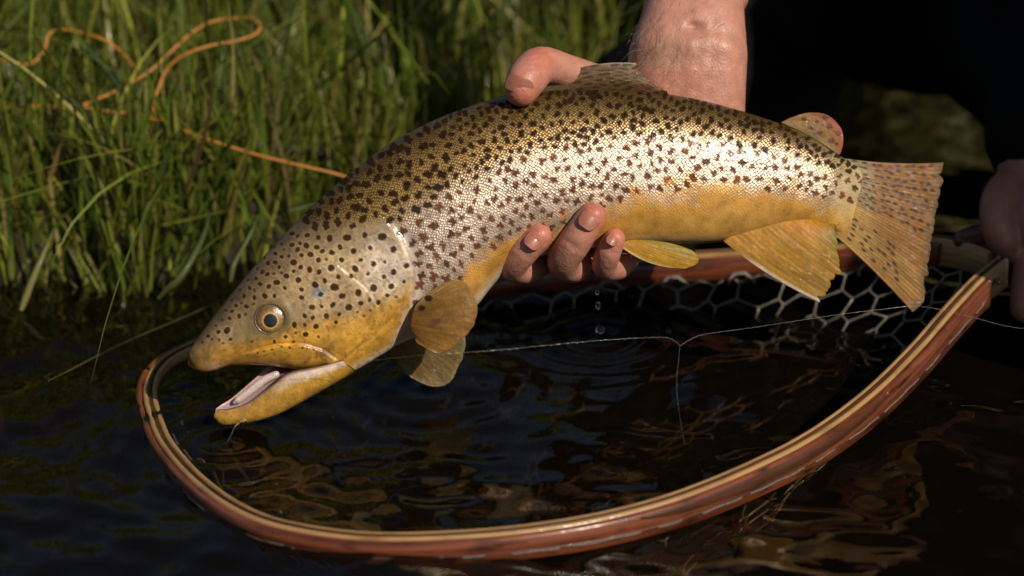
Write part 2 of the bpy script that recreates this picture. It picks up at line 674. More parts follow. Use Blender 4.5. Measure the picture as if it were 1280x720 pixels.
# ------------------------------------------------------------------ water
wx, wy = spread(-0.42, 0.48, 0.0028, 40, 1.25), spread(0.62, 1.55, 0.0028, 40, 1.25)
X, Y = np.meshgrid(wx, wy, indexing='ij')
Z = np.zeros_like(X)
wr = np.random.default_rng(5)
for k in range(46):
    lam = 0.018 * (0.20 / 0.018) ** wr.random()
    th = R(90) + wr.normal(0, 0.75)
    amp = 0.0050 * lam * (0.6 + 0.8 * wr.random())
    kx, ky = math.cos(th) * 2 * math.pi / lam, math.sin(th) * 2 * math.pi / lam
    patch = 0.35 + 1.3 * N2(X * 4 + k * 3.1 + 50, Y * 4 + k * 1.7 + 50) ** 1.5
    Z += amp * patch * np.sin(kx * X + ky * Y + wr.random() * 6.28)
for (cx, cy, a, lam, reach) in [(288, 556, 0.0008, 0.016, 0.09), (750, 418, 0.0010, 0.014, 0.07), (535, 486, 0.0007, 0.018, 0.08),
                                (540, 606, 0.0009, 0.026, 0.05), (455, 590, 0.0010, 0.022, 0.045), (985, 600, 0.0018, 0.030, 0.07)]:
    c = PZ(cx, cy, 0.0)
    r = np.hypot(X - c[0], Y - c[1])
    Z += a * np.cos(2 * math.pi * r / lam) * np.exp(-(r / reach) ** 2 * 2)
fade = sstep(6, 1.5, np.hypot(X, Y - 1)) * (0.35 + 0.65 * sstep(1.35, 1.05, Y))
Z *= fade
mb = MB()
mb.add(np.stack([X, Y, Z], -1), gridf(len(wx), len(wy)))
tag(put('water', mb, M['water']), 'dark rippled river water', kind='structure')

# ------------------------------------------------------------------ the trout
FS = 0.95 / FPX                       # metres per picture pixel at the fish


def fish_depth(px):
    return 0.935 + 0.04 * (np.asarray(px, float) - 236) / 914


def FP(px, py, z):
    return P(px, py, fish_depth(px) - np.asarray(z) * FS)


ST = np.array([  # top x, top y, bottom x, bottom y, half width  (picture pixels; one pixel = 0.38 mm)
    (234.5, 450, 235.5, 457, 4), (236, 440, 250, 465, 14), (245, 425, 268, 463.5, 20), (262, 402, 290, 457.5, 26), (283, 375, 330, 457, 32),
    (305, 348, 372, 462, 37), (322, 328, 404, 462, 40), (335, 315, 422, 466, 41), (350, 299, 442, 464, 43), (372, 275, 472, 447, 46),
    (395, 253, 500, 430, 48), (420, 231, 530, 418, 50), (450, 206, 562, 405, 53), (490, 178, 592, 386, 56), (530, 156, 612, 362, 58),
    (570, 139, 632, 340, 59), (610, 126, 655, 328, 59), (650, 117, 690, 317, 59), (700, 112.5, 730, 311, 58), (750, 112, 770, 307, 56),
    (800, 114, 810, 305, 54), (850, 120, 850, 305, 51), (900, 131, 895, 303, 47), (950, 146, 940, 293, 41), (1000, 164, 985, 283, 34),
    (1038, 187, 1025, 284, 26), (1056, 198.5, 1044, 290, 18), (1071, 205, 1057, 292, 10), (1084, 214, 1068, 289, 4.5), (1092, 232, 1083, 272, 1.2)])
GILL = [(487, 281), (500, 296), (508, 312), (515, 332), (517.5, 347), (515.5, 369), (511, 386), (503, 402), (490, 420), (474, 438)]
PREOP = [(424, 332), (440, 345), (455, 357), (466, 370), (474, 385), (475, 398), (466, 412), (448, 426)]
MAXU = [(314, 440), (330, 435), (348, 431), (380, 430.5), (402, 437), (419, 448)]
HEADLINE = [(368, 270), (378, 286), (400, 293), (430, 291), (465, 285), (490, 281)]
EYE = (338.5, 398.5)

NSt, NTn, NTf = 900, 190, 56
st = catmull_u(ST, NSt)
st[:, 4] = np.maximum(st[:, 4], 1.5)
th = np.r_[np.linspace(0, np.pi, NTn, endpoint=False), np.linspace(np.pi, 2 * np.pi, NTf, endpoint=False)]
pw = 2 / 2.2
cth = np.sign(np.cos(th)) * np.abs(np.cos(th)) ** pw
sth = np.sign(np.sin(th)) * np.abs(np.sin(th)) ** pw
mid = (st[:, :2] + st[:, 2:4]) / 2
hlf = (st[:, :2] - st[:, 2:4]) / 2
side = mid[:, None] + hlf[:, None] * cth[None, :, None]       # in the side view, picture coordinates
PX, PY = side[..., 0], side[..., 1]
V01 = (1 - cth[None, :]) / 2 + 0 * PX                          # 0 back ... 1 belly
Zs = st[:, 4][:, None] * sth[None, :]
sgn = np.where(np.sin(th) >= 0, 1.0, -1.0)[None, :]
dg = poly_dist(PX, PY, GILL)            # >0: in front of the gill edge (head)
dp = poly_dist(PX, PY, PREOP)
dmx = poly_dist(PX, PY, MAXU)
dhl = poly_dist(PX, PY, HEADLINE)
gill_zone = sstep(268, 284, PY) * sstep(445, 430, PY) * (PX > 300)
head = np.where((PX < 368) | ((PX < 490) & (PY > np.interp(PX, [368, 378, 400, 430, 465, 490], [262, 286, 293, 291, 285, 281]))) |
                ((dg > 0) & (PY > 281) & (PX < 520)), 1.0, 0.0)
er = np.hypot(PX - EYE[0], PY - EYE[1])
rel = 0
rel = rel + gill_zone * 1.8 * sstep(-6.0, 6.0, dg) * np.exp(-np.clip(dg, 0, None) / 45)
rel = rel - 1.5 * np.exp(-((dg + 6) / 6) ** 2) * gill_zone
rel = rel - 0.5 * np.exp(-(dp / 1.8) ** 2) + 0.4 * sstep(0, 4, dp) * np.exp(-np.clip(dp, 0, None) / 25) * (PX > 380)
mx_in = sstep(0.0, 2.5, dmx) * sstep(300, 330, PX) * sstep(424, 416, PX)
rel = rel + 3.6 * mx_in - 1.6 * np.exp(-((dmx + 1.5) / 1.6) ** 2) * sstep(305, 335, PX) * sstep(424, 418, PX)
rel = rel + 1.1 * np.exp(-((er - 23) / 5.0) ** 2) - 4.0 * sstep(19, 15, er)
for k in range(4):                       # folds of the skin under the gill cover
    ln = [(505 - 9 * k, 372 + 6 * k), (492 - 9 * k, 396 + 6 * k), (470 - 9 * k, 418 + 7 * k), (446 - 7 * k, 436 + 6 * k)]
    rel = rel - 1.2 * np.exp(-(poly_dist(PX, PY, ln) / 1.8) ** 2)
rel = rel + 1.8 * np.exp(-(np.hypot(PX - 284, PY - 413) / 3.5) ** 2) - 0.8 * np.exp(-(np.hypot(PX - 277, PY - 417) / 2.5) ** 2)
rel = rel + 1.4 * (fbm(N3, PX / 22, PY / 22) - 0.5) * head
rel = rel + 0.8 * (fbm(N3, PX / 40, PY / 40) - 0.5)
latl = np.interp(PX, [500, 560, 650, 760, 860, 960, 1040, 1090], [292, 262, 226, 203, 198, 208, 228, 250])
rel = rel - 0.4 * np.exp(-((PY - latl) / 1.3) ** 2) * (1 - head)
Zs = Zs + sgn * rel * np.abs(sth[None, :]) ** 0.5

# --- markings, drawn in the fish's own side plane
RES, X0, Y0 = 3.0, 225.0, 95.0
W_, H_ = int(900 * RES), int(400 * RES)
spot = np.zeros((H_, W_))
halo = np.zeros((H_, W_))
redd = np.zeros((H_, W_))


def draw_spot(x, y, r, star=0.0, k=4, a0=0.0, strength=1.0, red=0.0, soft=0.9):
    R_ = r * 1.7 + 4
    x0, x1 = int((x - R_ - X0) * RES), int((x + R_ - X0) * RES) + 1
    y0, y1 = int((y - R_ - Y0) * RES), int((y + R_ - Y0) * RES) + 1
    if x0 < 0 or y0 < 0 or x1 >= W_ or y1 >= H_: return
    gy_, gx_ = np.mgrid[y0:y1, x0:x1]
    dx, dy = gx_ / RES + X0 - x, gy_ / RES + Y0 - y
    a = np.arctan2(dy, dx)
    rr = r * (1 + star * np.cos(k * a + a0) + (0.18 if star > 0.12 else 0.08) * np.sin(2 * a + a0 * 3))
    m = strength * sstep(soft, -soft, np.hypot(dx, dy) - rr)
    s_ = spot[y0:y1, x0:x1]
    redd[y0:y1, x0:x1] = np.where(m > s_, red, redd[y0:y1, x0:x1])
    spot[y0:y1, x0:x1] = np.maximum(s_, m)
    halo[y0:y1, x0:x1] = np.maximum(halo[y0:y1, x0:x1], strength * sstep(2.6, 0.0, np.hypot(dx, dy) - rr))


HS = """365,292,3 372,295,2.3 384,294,3 398,297,3 365,306,3 375,304,2.3 383,307,3.6 372,312,3 396,309,3.3 403,314,3 415,316,3.4 388,318,3.6 377,319,2.6
398,325,3.2 408,324,2.2 367,328,4 376,334,3 387,337,3.6 399,340,3.2 414,335,4.2 361,320,2.3 352,321,2.4 344,317,2.4 335,329,2.8 344,328,2.8 349,334,2.3
328,340,2.9 334,343,2.7 342,342,2.2 352,341,2 358,345,3.3 367,339,2.4 373,350,3.6 325,355,2.8 336,358,3 346,353,3.7 356,360,2.4 320,348,2.3 312,360,2.5
318,363,2.2 305,370,2.6 318,372,2.7 331,370,3.5 343,370,2.6 295,382,2.4 302,379,2 308,383,2.7 317,380,2 299,395,2.8 307,393,2.1 290,389,2.3 287,398,2.3
377,362,2.8 377,372,3 394,356,4 406,351,3 417,359,4.2 401,368,3.2 390,384,3.6 402,383,2.4 416,381,3.5 381,395,2.9 391,397,2.6 408,395,3.4 425,309,3.2
414,315,2.8 427,325,3.2 442,314,3.6 463,310,3 451,325,2.8 467,330,3.6 444,336,4 460,342,2.5 481,327,2.3 492,312,4.2 508,332,3.6 492,340,3.8 480,346,2.9
505,352,2.4 467,360,4.4 489,358,3.7 484,369,2.7 495,371,2 439,345,3 419,359,4.6 423,346,3 428,370,3.7 448,366,4.3 462,375,2.5 451,379,3.2 436,384,4.2
463,388,2 473,378,3 447,390,2 424,393,2.6 455,395,2.1 382,418,3.4 395,408,3.4 381,406,2.4 368,406,3.5 357,421,2.4 370,416,2.2 398,421,2.1 391,397,2.8
420,403,2.4 343,427,2.3 315,427,1.9 367,427,2.2 284,413,4.0 273,415,2.6 260,420,2.4 288,424,2.3 274,425,2 265,424,1.8 253,428,1.8 279,429,1.8 412,298,4
434,297,4.5 456,294,3.5 478,296,5 352,433.5,1.8 340,437,1.6 330,439,1.5 362,434.5,2 378,435,1.8 392,437,1.5 322,441,1.5 278,400,2 270,407,2 282,388,2 290,375,2
300,362,2 310,350,2 322,336,2.2 331,322,2 343,308,2.2 352,305,2 355,312,2"""
for tok in HS.split():
    x, y, r = map(float, tok.split(','))
    draw_spot(x, y, r * 1.10, 0.06, 2, x, 0.97 if r > 2.2 else 0.8, 0.15)
for (x, y, r) in [(384, 350, 2.3), (496, 327, 2), (434, 359, 2.4), (409, 408, 2.5), (470, 341, 2), (430, 405, 2), (440, 400, 2), (360, 332, 2)]:
    draw_spot(x, y, r, 0.1, 3, x, 0.45, 0.6)

top_line = lambda x: np.interp(x, ST[:, 0], ST[:, 1])
gold_line = lambda x: np.interp(x, [500, 545, 570, 600, 640, 700, 760, 800, 850, 900, 930, 950, 1000, 1040, 1075, 1110],
                                [420, 392, 362, 325, 298, 288, 262, 250, 242, 233, 233, 240, 244, 258, 262, 268])
olive_line = lambda x: np.interp(x, [380, 450, 500, 550, 600, 650, 700, 800, 900, 1000, 1060, 1110], [330, 300, 280, 246, 220, 198, 184, 172, 178, 198, 214, 235])
cand, placed = 26000, []
cell = {}
sr = np.random.default_rng(21)
for _ in range(cand):
    x, y = sr.uniform(372, 1100), sr.uniform(108, 400)
    if y < top_line(x) + 2 or y > gold_line(x) - 5: continue
    hl = np.interp(x, [368, 378, 400, 430, 465, 490, 500, 515, 518, 521], [262, 286, 293, 291, 285, 281, 296, 332, 350, 500])
    if x < 521 and y > hl - 6: continue
    upper = y < olive_line(x)
    dist = (10.3 if upper else 12.6) * (1.0 + 0.22 * (x < 560)) * (0.86 if x > 980 else 1.0)
    dist *= 0.82 + 0.4 * sr.random()
    if y < top_line(x) + 22: dist *= 0.85
    key = (int(x // 20), int(y // 20))
    ok = True
    for i in (-1, 0, 1):
        for j in (-1, 0, 1):
            for (a, b) in cell.get((key[0] + i, key[1] + j), ()):
                if (a - x) ** 2 + (b - y) ** 2 < dist ** 2:
                    ok = False
    if not ok: continue
    cell.setdefault(key, []).append((x, y))
    placed.append((x, y, upper))
for (x, y, upper) in placed:
    big = 1.25 if x < 560 else (0.88 if x > 980 else 1.0)
    if upper:
        draw_spot(x, y, (3.0 + 1.8 * sr.random()) * big, 0.14, sr.integers(3, 6), sr.random() * 6, 0.95, 0.05)
    else:
        rd = 0.35 + 0.6 * sr.random()
        m = sr.random()
        draw_spot(x, y, (3.0 + 1.7 * sr.random()) * big, 0.15 + 0.22 * sr.random(), sr.integers(3, 6), sr.random() * 6, 0.95, rd, 0.7)
        if m < 0.7:      # cells of neighbouring scales join the spot
            for q in range(sr.integers(1, 4)):
                a = sr.random() * 6.28
                draw_spot(x + 4.2 * math.cos(a) * big, y + 4.2 * math.sin(a) * big, 1.8 * big, 0.2, 3, a, 0.9, rd + 0.15, 0.7)
        elif m < 0.75:
            x_, y_ = x + sr.normal(0, 4), y + sr.normal(0, 4)
            draw_spot(x_, y_, 1.2, 0, 3, 0, 0.7, 0.9, 0.7)


def raster(img, x, y):
    u = np.clip((x - X0) * RES, 0, W_ - 1.01)
    v = np.clip((y - Y0) * RES, 0, H_ - 1.01)
    i, j = u.astype(int), v.astype(int)
    a, b = u - i, v - j
    return (img[j, i] * (1 - a) + img[j, i + 1] * a) * (1 - b) + (img[j + 1, i] * (1 - a) + img[j + 1, i + 1] * a) * b


blot = fbm(N2, PX / 16, PY / 16, 3) - 0.5
# body colour
top_c = lerp((0.085, 0.055, 0.016), (0.235, 0.145, 0.044), sstep(0.0, 0.30, V01))
od = PY - olive_line(PX) + blot * 16
pale = np.broadcast_to(np.array([0.60, 0.465, 0.365]), PX.shape + (3,))
body = lerp(top_c, pale, sstep(-28, 24, od))
gd = PY - gold_line(PX) + blot * 30 + (fbm(N3, PX / 5, PY / 5, 2) - 0.5) * 14
gold = lerp((0.54, 0.265, 0.045), (0.60, 0.34, 0.085), sstep(0, 60, gd))
body = lerp(body, gold, sstep(-24, 16, gd))
belly = sstep(0.93, 1.0, V01) * sstep(960, 700, PX)
body = body * (1 - belly[..., None]) + np.array([0.78, 0.66, 0.46]) * belly[..., None]
orange = sstep(0.10, 0.30, blot) * np.exp(-((gd + 6) / 12) ** 2)
body = lerp(body, (0.66, 0.26, 0.05), orange * 0.7)
tail_c = lerp((0.38, 0.28, 0.13), (0.55, 0.33, 0.085), sstep(0.42, 0.6, V01))
body = lerp(body, tail_c, sstep(1035, 1078, PX - 8 * np.sin(PY / 9)))
rear = sstep(980, 1080, PX) * sstep(30, -20, gd)
body = lerp(body, (0.50, 0.42, 0.22), rear * 0.5)
# head colour
ha = (PX - 236) * 0.84 - (PY - 452) * 0.545            # along the head
hb = (PX - 236) * 0.545 + (PY - 452) * 0.84            # across, 0 at the snout axis; grows towards the belly
hc = lerp((0.075, 0.050, 0.022), (0.27, 0.19, 0.08), sstep(0.02, 0.40, V01))
cheek = np.exp(-(((PX - 420) / 62) ** 2 + ((PY - 355) / 48) ** 2))
hc = lerp(hc, (0.48, 0.325, 0.155), np.clip(cheek * 1.1, 0, 1))
oper = sstep(0, 6, -dp) * 0 + np.exp(-(((PX - 487) / 34) ** 2 + ((PY - 333) / 38) ** 2))
hc = lerp(hc, (0.72, 0.56, 0.41), np.clip(oper * 1.25, 0, 1))
ylw = sstep(-12, 14, PY + 0.0 - np.interp(PX, [230, 260, 300, 340, 380, 410, 440, 470, 500, 520], [440, 436, 428, 421, 404, 396, 392, 378, 364, 350]) + blot * 18)
hc = lerp(hc, (0.55, 0.285, 0.040), ylw)
snt = np.exp(-(np.hypot(PX - 245, PY - 450) / 26) ** 2)
hc = lerp(hc, (0.22, 0.12, 0.035), snt)
lipw = np.exp(-(np.hypot(PX - 268, PY - 463) / 9) ** 2)
hc = lerp(hc, (0.66, 0.46, 0.36), lipw * 0.7)
hc = lerp(hc, (0.17, 0.115, 0.045), np.exp(-((er - 21) / 5) ** 2) * 0.75)
slate = np.exp(-(np.hypot((PX - 397) / 10, (PY - 365) / 6.5)) ** 2)
hc = lerp(hc, (0.22, 0.23, 0.27), np.clip(slate * 1.6 * (0.5 + blot * 2), 0, 0.9))
mxs = 0.85 * np.exp(-((dmx - 0.6) / (0.7 + 1.4 * sstep(345, 395, PX))) ** 2) * sstep(362, 400, PX) * sstep(424, 416, PX)
hc = lerp(hc, (0.62, 0.47, 0.38), mxs * 0.8)
pre_w = np.exp(-((dp) / 1.4) ** 2) * (PY < 385)
hc = lerp(hc, (0.85, 0.75, 0.62), pre_w * 0.22 * (0.3 + 1.4 * fbm(N1, PX / 6, PY / 6)))
throat = sstep(8, -2, -poly_dist(PX, PY, [(420, 468), (440, 462), (472, 444), (500, 427), (530, 414)]))
hc = lerp(hc, (0.80, 0.68, 0.50), np.clip(throat, 0, 1) * sstep(415, 435, PX) * 0.85)
hc = hc * (1 + 0.7 * (fbm(N1, PX / 5, PY / 5, 3) - 0.5) + 0.5 * (fbm(N3, PX / 20, PY / 20, 3) - 0.5))[..., None]
hc = lerp(hc, (0.16, 0.09, 0.03), 0.5 * sstep(0.62, 0.74, fbm(N2, PX / 3, PY / 3, 2)))
vein = fbm(N2, PX / 3.0 + PY / 14, PY / 3.4 - PX / 9)
hc = lerp(hc, (0.9, 0.82, 0.7), sstep(0.56, 0.75, vein) * np.clip(oper + cheek * 0.5, 0, 1) * 0.5)
body = body * (1 + 0.25 * (fbm(N1, PX / 9, PY / 9, 3) - 0.5))[..., None]
hs = head.copy()
for _ in range(2):
    for ax_ in (0, 1):
        hs = sum(np.roll(hs, k_, ax_) for k_ in range(-5, 6)) / 11
hs = sstep(0.2, 0.8, hs + 0.7 * (fbm(N1, PX / 6, PY / 6, 2) - 0.5) * (hs > 0.03) * (hs < 0.97))
colr = lerp(body, hc, hs)
sp = raster(spot, PX, PY)
rd = raster(redd, PX, PY)
sc_ = lerp((0.018, 0.010, 0.006), (0.15, 0.045, 0.020), np.clip(rd, 0, 1))
colr = colr * (1 + 0.28 * raster(halo, PX, PY) * (0.4 + hs))[..., None]
colr = lerp(colr, sc_, sp)
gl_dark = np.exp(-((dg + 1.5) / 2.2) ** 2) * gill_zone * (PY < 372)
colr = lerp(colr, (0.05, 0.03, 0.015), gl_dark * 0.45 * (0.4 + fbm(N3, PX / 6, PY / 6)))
gfade = 1 - gill_zone * sstep(-16, -5, dg)
scaly = (1 - head) * gfade * sstep(1085, 1040, PX) * (1 - 0.55 * sstep(0, 25, gd))
silv = (1 - head) * sstep(-26, 6, od) * sstep(6, -8, gd) * (1 - 0.85 * sp) + (1 - head) * 0.5 * sstep(6, -26, od) * (1 - sp) + head * np.clip(oper, 0, 1) * 0.35 * (1 - sp)
silv = np.clip(silv + (1 - head) * 0.22 * sstep(-5, 7, gd), 0, 1) * np.maximum(gfade, head) * sstep(1078, 1030, PX)
arc_u = np.r_[0, np.cumsum(np.linalg.norm(np.diff(mid, axis=0), axis=1))][:, None] + 0 * PX
sect = np.stack([PX, PY, st[:, 4][:, None] * sth[None, :] + 0 * PX], -1)
arc_v = np.concatenate([np.zeros((NSt, 1)), np.cumsum(np.linalg.norm(np.diff(sect, axis=1), axis=2), axis=1)], 1)
arc_v = arc_v - arc_v[:, [NTn // 2]]
shrink = np.interp(arc_u[:, 0], [0, 300, 900], [1.0, 1.0, 1.0])[:, None]
suv = np.stack([arc_u / 3.3 + 2.2 * fbm(N1, PX / 34, PY / 34, 2), arc_v / 3.0 * shrink + 2.2 * fbm(N2, PX / 34, PY / 34, 2), 0 * PX], -1)

trout_loc = FP(690, 330, 0)
trout = empty('brown_trout', trout_loc, 'large spotted golden brown trout held above the water with its mouth open', 'fish')
mb = MB()
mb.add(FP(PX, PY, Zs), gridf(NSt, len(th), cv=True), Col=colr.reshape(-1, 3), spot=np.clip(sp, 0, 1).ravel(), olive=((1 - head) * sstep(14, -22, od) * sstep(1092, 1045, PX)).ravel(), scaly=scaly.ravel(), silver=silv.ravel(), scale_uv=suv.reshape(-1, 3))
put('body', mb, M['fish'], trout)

# --- lower jaw: a trough with lip, gum and floor
jB = catmull_u([(442, 465), (398, 488), (367, 506), (344, 518), (318, 526.5), (293, 530.5), (276, 530.5), (267, 522)], 120)
jN = catmull_u([(430, 452), (395, 463), (365, 470), (344, 484), (327, 497), (309, 508), (287, 513.5), (270, 513)], 120)
jT = catmull_u([(410, 448), (370, 447), (338, 457), (318, 473), (299, 489), (285, 500), (276, 506), (270, 511)], 120)
jw = np.interp(np.linspace(0, 7, 120), range(8), [36, 33, 29, 25, 21, 16.5, 12, 5])
phi = np.linspace(0, np.pi, 30)
jm = (jN + jT) / 2
outer = jN[:, None] * ((1 + np.cos(phi)) / 2)[None, :, None] + jT[:, None] * ((1 - np.cos(phi)) / 2)[None, :, None] + (jB - jm)[:, None] * (np.sin(phi) ** 0.8)[None, :, None]
oz = jw[:, None] * np.cos(phi)[None]
phi2 = np.linspace(np.pi, 0, 26)
inner = (jN[:, None] * ((1 + 0.72 * np.cos(phi2)) / 2)[None, :, None] + jT[:, None] * ((1 - 0.72 * np.cos(phi2)) / 2)[None, :, None]
         + (jB - jm)[:, None] * (0.20 * np.sin(phi2) ** 0.8 - 0.08)[None, :, None])
iz = 0.72 * jw[:, None] * np.cos(phi2)[None]
loop = np.concatenate([outer, inner], 1)
lz = np.concatenate([oz, iz], 1)
a_ = np.linspace(0, 1, 120)[:, None]
c_out = lerp((0.52, 0.285, 0.045), (0.45, 0.235, 0.040), a_ + 0 * phi[None])
under = sstep(0.93, 1.0, np.sin(phi))[None] * sstep(1.0, 0.5, a_)
c_out = lerp(c_out, (0.78, 0.66, 0.48), under)
c_out = lerp(c_out, (0.74, 0.58, 0.48), sstep(0.985, 0.999, np.cos(phi))[None] * sstep(0.55, 0.2, a_))
c_out = lerp(c_out, (0.30, 0.17, 0.06), sstep(0.93, 1.0, a_) * 0.7 + 0 * phi[None])
c_out = c_out * (0.6 + 0.8 * fbm(N1, outer[..., 0] / 8, outer[..., 1] / 8))[..., None]
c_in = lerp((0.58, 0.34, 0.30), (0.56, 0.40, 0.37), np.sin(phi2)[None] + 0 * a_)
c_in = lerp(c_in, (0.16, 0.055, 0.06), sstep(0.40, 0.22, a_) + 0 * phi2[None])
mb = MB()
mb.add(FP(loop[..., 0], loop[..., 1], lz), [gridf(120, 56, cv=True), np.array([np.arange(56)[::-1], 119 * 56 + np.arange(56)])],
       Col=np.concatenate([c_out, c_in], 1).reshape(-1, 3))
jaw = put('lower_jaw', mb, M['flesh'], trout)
tg = catmull_u([(345, 468), (330, 475), (317, 485), (305, 494), (297, 500), (293, 503)], 40)
mb = MB()
tube(mb, FP(tg[:, 0], tg[:, 1], np.full(40, 1.0)), np.interp(np.linspace(0, 1, 40), [0, 0.3, 0.8, 1], [4.5, 5.5, 4.5, 2]) * FS, 14, Col=(0.62, 0.50, 0.46))
put('tongue', mb, M['flesh'], jaw)
# --- eye
def surf_z(px, py):
    d = (PX[:, :NTn] - px) ** 2 + (PY[:, :NTn] - py) ** 2
    i = np.unravel_index(np.argmin(d), d.shape)
    return Zs[i]


ez = surf_z(EYE[0], EYE[1])
rr = np.linspace(0, 1, 40)
aa = np.linspace(0, 2 * np.pi, 64, endpoint=False)
er_ = 20.0
ex = EYE[0] + er_ * rr[:, None] * np.cos(aa)[None]
ey = EYE[1] + er_ * rr[:, None] * np.sin(aa)[None] * 0.98
ezz = ez + 1.0 + 6.5 * np.sqrt(np.clip(1 - (rr * 0.97) ** 2, 0, 1))[:, None] + 0 * ex - 2.0
rp = np.hypot(ex - 338, ey - 400.8) / 8.6
ec = lerp((0.30, 0.15, 0.03), (0.15, 0.08, 0.02), sstep(1.15, 1.9, rp) + 0 * ex)
ec = ec * (0.65 + 0.8 * fbm(N2, ex / 3, ey / 3))[..., None]
ec = lerp(ec, (0.55, 0.36, 0.13), np.exp(-((rp - 1.12) / 0.09) ** 2))
ec = lerp(ec, (0.07, 0.04, 0.018), sstep(0.80, 0.99, rr)[:, None] + 0 * ex)
ec = lerp(ec, (0.16, 0.11, 0.06), sstep(0.5, 1.0, (EYE[1] - ey) / er_) * 0.7)
ec = lerp(ec, (0.003, 0.003, 0.004), sstep(1.04, 0.93, rp))
mb = MB()
mb.add(FP(ex, ey, ezz), gridf(40, 64, cv=True), Col=ec.reshape(-1, 3))
eye = put('eye', mb, M['eye'], trout)
mb = MB()                                   # the far eye
mb.add(FP(ex, ey, -ezz), gridf(40, 64, cv=True)[:, ::-1], Col=ec.reshape(-1, 3))
put('eye', mb, M['eye'], trout)
mb = MB()                                   # fleshy rim round the near eye
ra = np.linspace(0, 2 * np.pi, 72)
tube(mb, FP(EYE[0] + 20.0 * np.cos(ra), EYE[1] + 19.6 * np.sin(ra), ez + 1.2 + 0 * ra), 1.7 * FS, 8, False, Col=(0.10, 0.066, 0.028))
put('eye_rim', mb, M['flesh'], eye)


# --- fins
def fin(name, base, tip, zb, zt, nray, thick, colfn, bulge=(0, 0), cup=0.0, ragged=1.0, lead=None, seed=1, nu=None, nv=46, mat='fin'):
    """rays run from the base line to the outer margin; u across the rays, v along them"""
    nu = nu or nray * 8 + 1
    b = catmull(base, nu)
    t_ = catmull(tip, nu)
    u = np.linspace(0, 1, nu)
    v = np.linspace(0, 1, nv)
    fr = np.random.default_rng(seed)
    jit = np.interp(u, np.linspace(0, 1, nray + 1), fr.normal(0, 1.0, nray + 1))
    d = t_ - b
    L = np.linalg.norm(d, axis=1)[:, None] + 1e-9
    ray = np.abs(np.sin(np.pi * nray * u))
    t_ = t_ + d / L * (ragged * (jit - 0.5 * (1 - ray) ** 2))[:, None]
    side_ = b[:, None] * (1 - v)[None, :, None] + t_[:, None] * v[None, :, None]
    nrm = np.stack([-d[:, 1], d[:, 0]], 1) / L
    bw = (4 * v * (1 - v))[None, :, None]
    side_ = side_ + nrm[:, None] * bw * (bulge[0] * (1 - u) + bulge[1] * u)[:, None, None]
    x, y = side_[..., 0], side_[..., 1]
    z = zb + (zt - zb) * v[None] + cup * (4 * v * (1 - v))[None] * np.sin(np.pi * u)[:, None] + 2.2 * (fbm(N3, x / 22 + seed * 7, y / 22, 2) - 0.5) * v[None]
    tk = thick * (1 - 0.8 * v)[None] * (0.92 + 0.09 * ray[:, None] ** 2) * 0.5
    # branching of the rays towards the margin
    if name == 'tail_fin':
        tk = tk * (1 - 0.5 * np.exp(-v / 0.1))[None] + (11.0 * np.exp(-v / 0.11))[None] * (np.sin(np.pi * np.clip(u, 0.03, 0.97)) ** 0.5)[:, None]
    tk = tk + 0.025 * thick * np.abs(np.sin(2 * np.pi * nray * u))[:, None] * sstep(0.4, 0.8, v)[None]
    mem = (1 - ray)[:, None] ** 1.5 + 0 * x
    c = colfn(x, y, u[:, None] + 0 * x, v[None] + 0 * x, mem)
    c = c * (0.62 + 0.76 * fbm(N1, u[:, None] * nray * 1.3 + seed * 9 + 0 * x, v[None] * 3.5 + 0 * x, 3))[..., None]
    f1 = gridf(nu, nv)
    m = nu * nv
    rim = np.r_[np.arange(nv), (np.arange(1, nu) * nv + nv - 1), ((nu - 1) * nv + np.arange(nv - 2, -1, -1)), (np.arange(nu - 2, 0, -1) * nv)]
    rn = np.roll(rim, -1)
    f3 = np.stack([rim, rn, rn + m, rim + m], 1)
    mb = MB()
    mb.add(np.concatenate([FP(x, y, z + tk).reshape(-1, 3), FP(x, y, z - tk).reshape(-1, 3)]), [f1, f1[:, ::-1] + m, f3],
           Col=np.concatenate([c.reshape(-1, 3)] * 2))
    return put(name, mb, M[mat], trout)


def fspots(x, y, rows, c, col, k=1.0):
    for (a, b, r) in rows:
        c = lerp(c, col, k * sstep(r + 0.8, r - 0.8, np.hypot((x - a) * 0.75, y - b)))
    return c


def c_tail(x, y, u, v, mem):
    c = lerp((0.47, 0.20, 0.030), (0.40, 0.165, 0.026), v)
    c = lerp(c, (0.50, 0.27, 0.06), sstep(0.55, 0.9, u))
    c = lerp(c, (0.52, 0.22, 0.05), sstep(0.85, 1.0, u) * 0.7)
    c = lerp(c, (0.15, 0.085, 0.03), mem * 0.75 * sstep(0.05, 0.3, v))
    c = lerp(c, (0.13, 0.09, 0.04), sstep(0.90, 1.0, v) * 0.75)
    c = lerp(c, lerp((0.38, 0.28, 0.13), (0.55, 0.33, 0.085), sstep(0.42, 0.6, u)), sstep(0.48, 0.20, v - 0.05 * np.sin(u * 60)))
    fr = np.random.default_rng(8)
    rows = []
    for i in range(9):
        for j in range(12):
            uu, vv = (i + 0.5) / 18 + fr.normal(0, 0.006), (j + 0.5 + 0.5 * (i % 2)) / 13 + fr.normal(0, 0.012)
            rows.append((uu, vv))
    for i in range(5):
        for j in range(5):
            rows.append((0.70 + i * 0.055 + fr.normal(0, 0.008), 0.12 + j * 0.13 + i * 0.02 + fr.normal(0, 0.03)))
    for (a, b) in rows:
        c = lerp(c, (0.085, 0.035, 0.016), 0.95 * sstep(1.3, 0.7, np.hypot((u - a) / 0.0135, (v - b) / 0.027)))
    return c


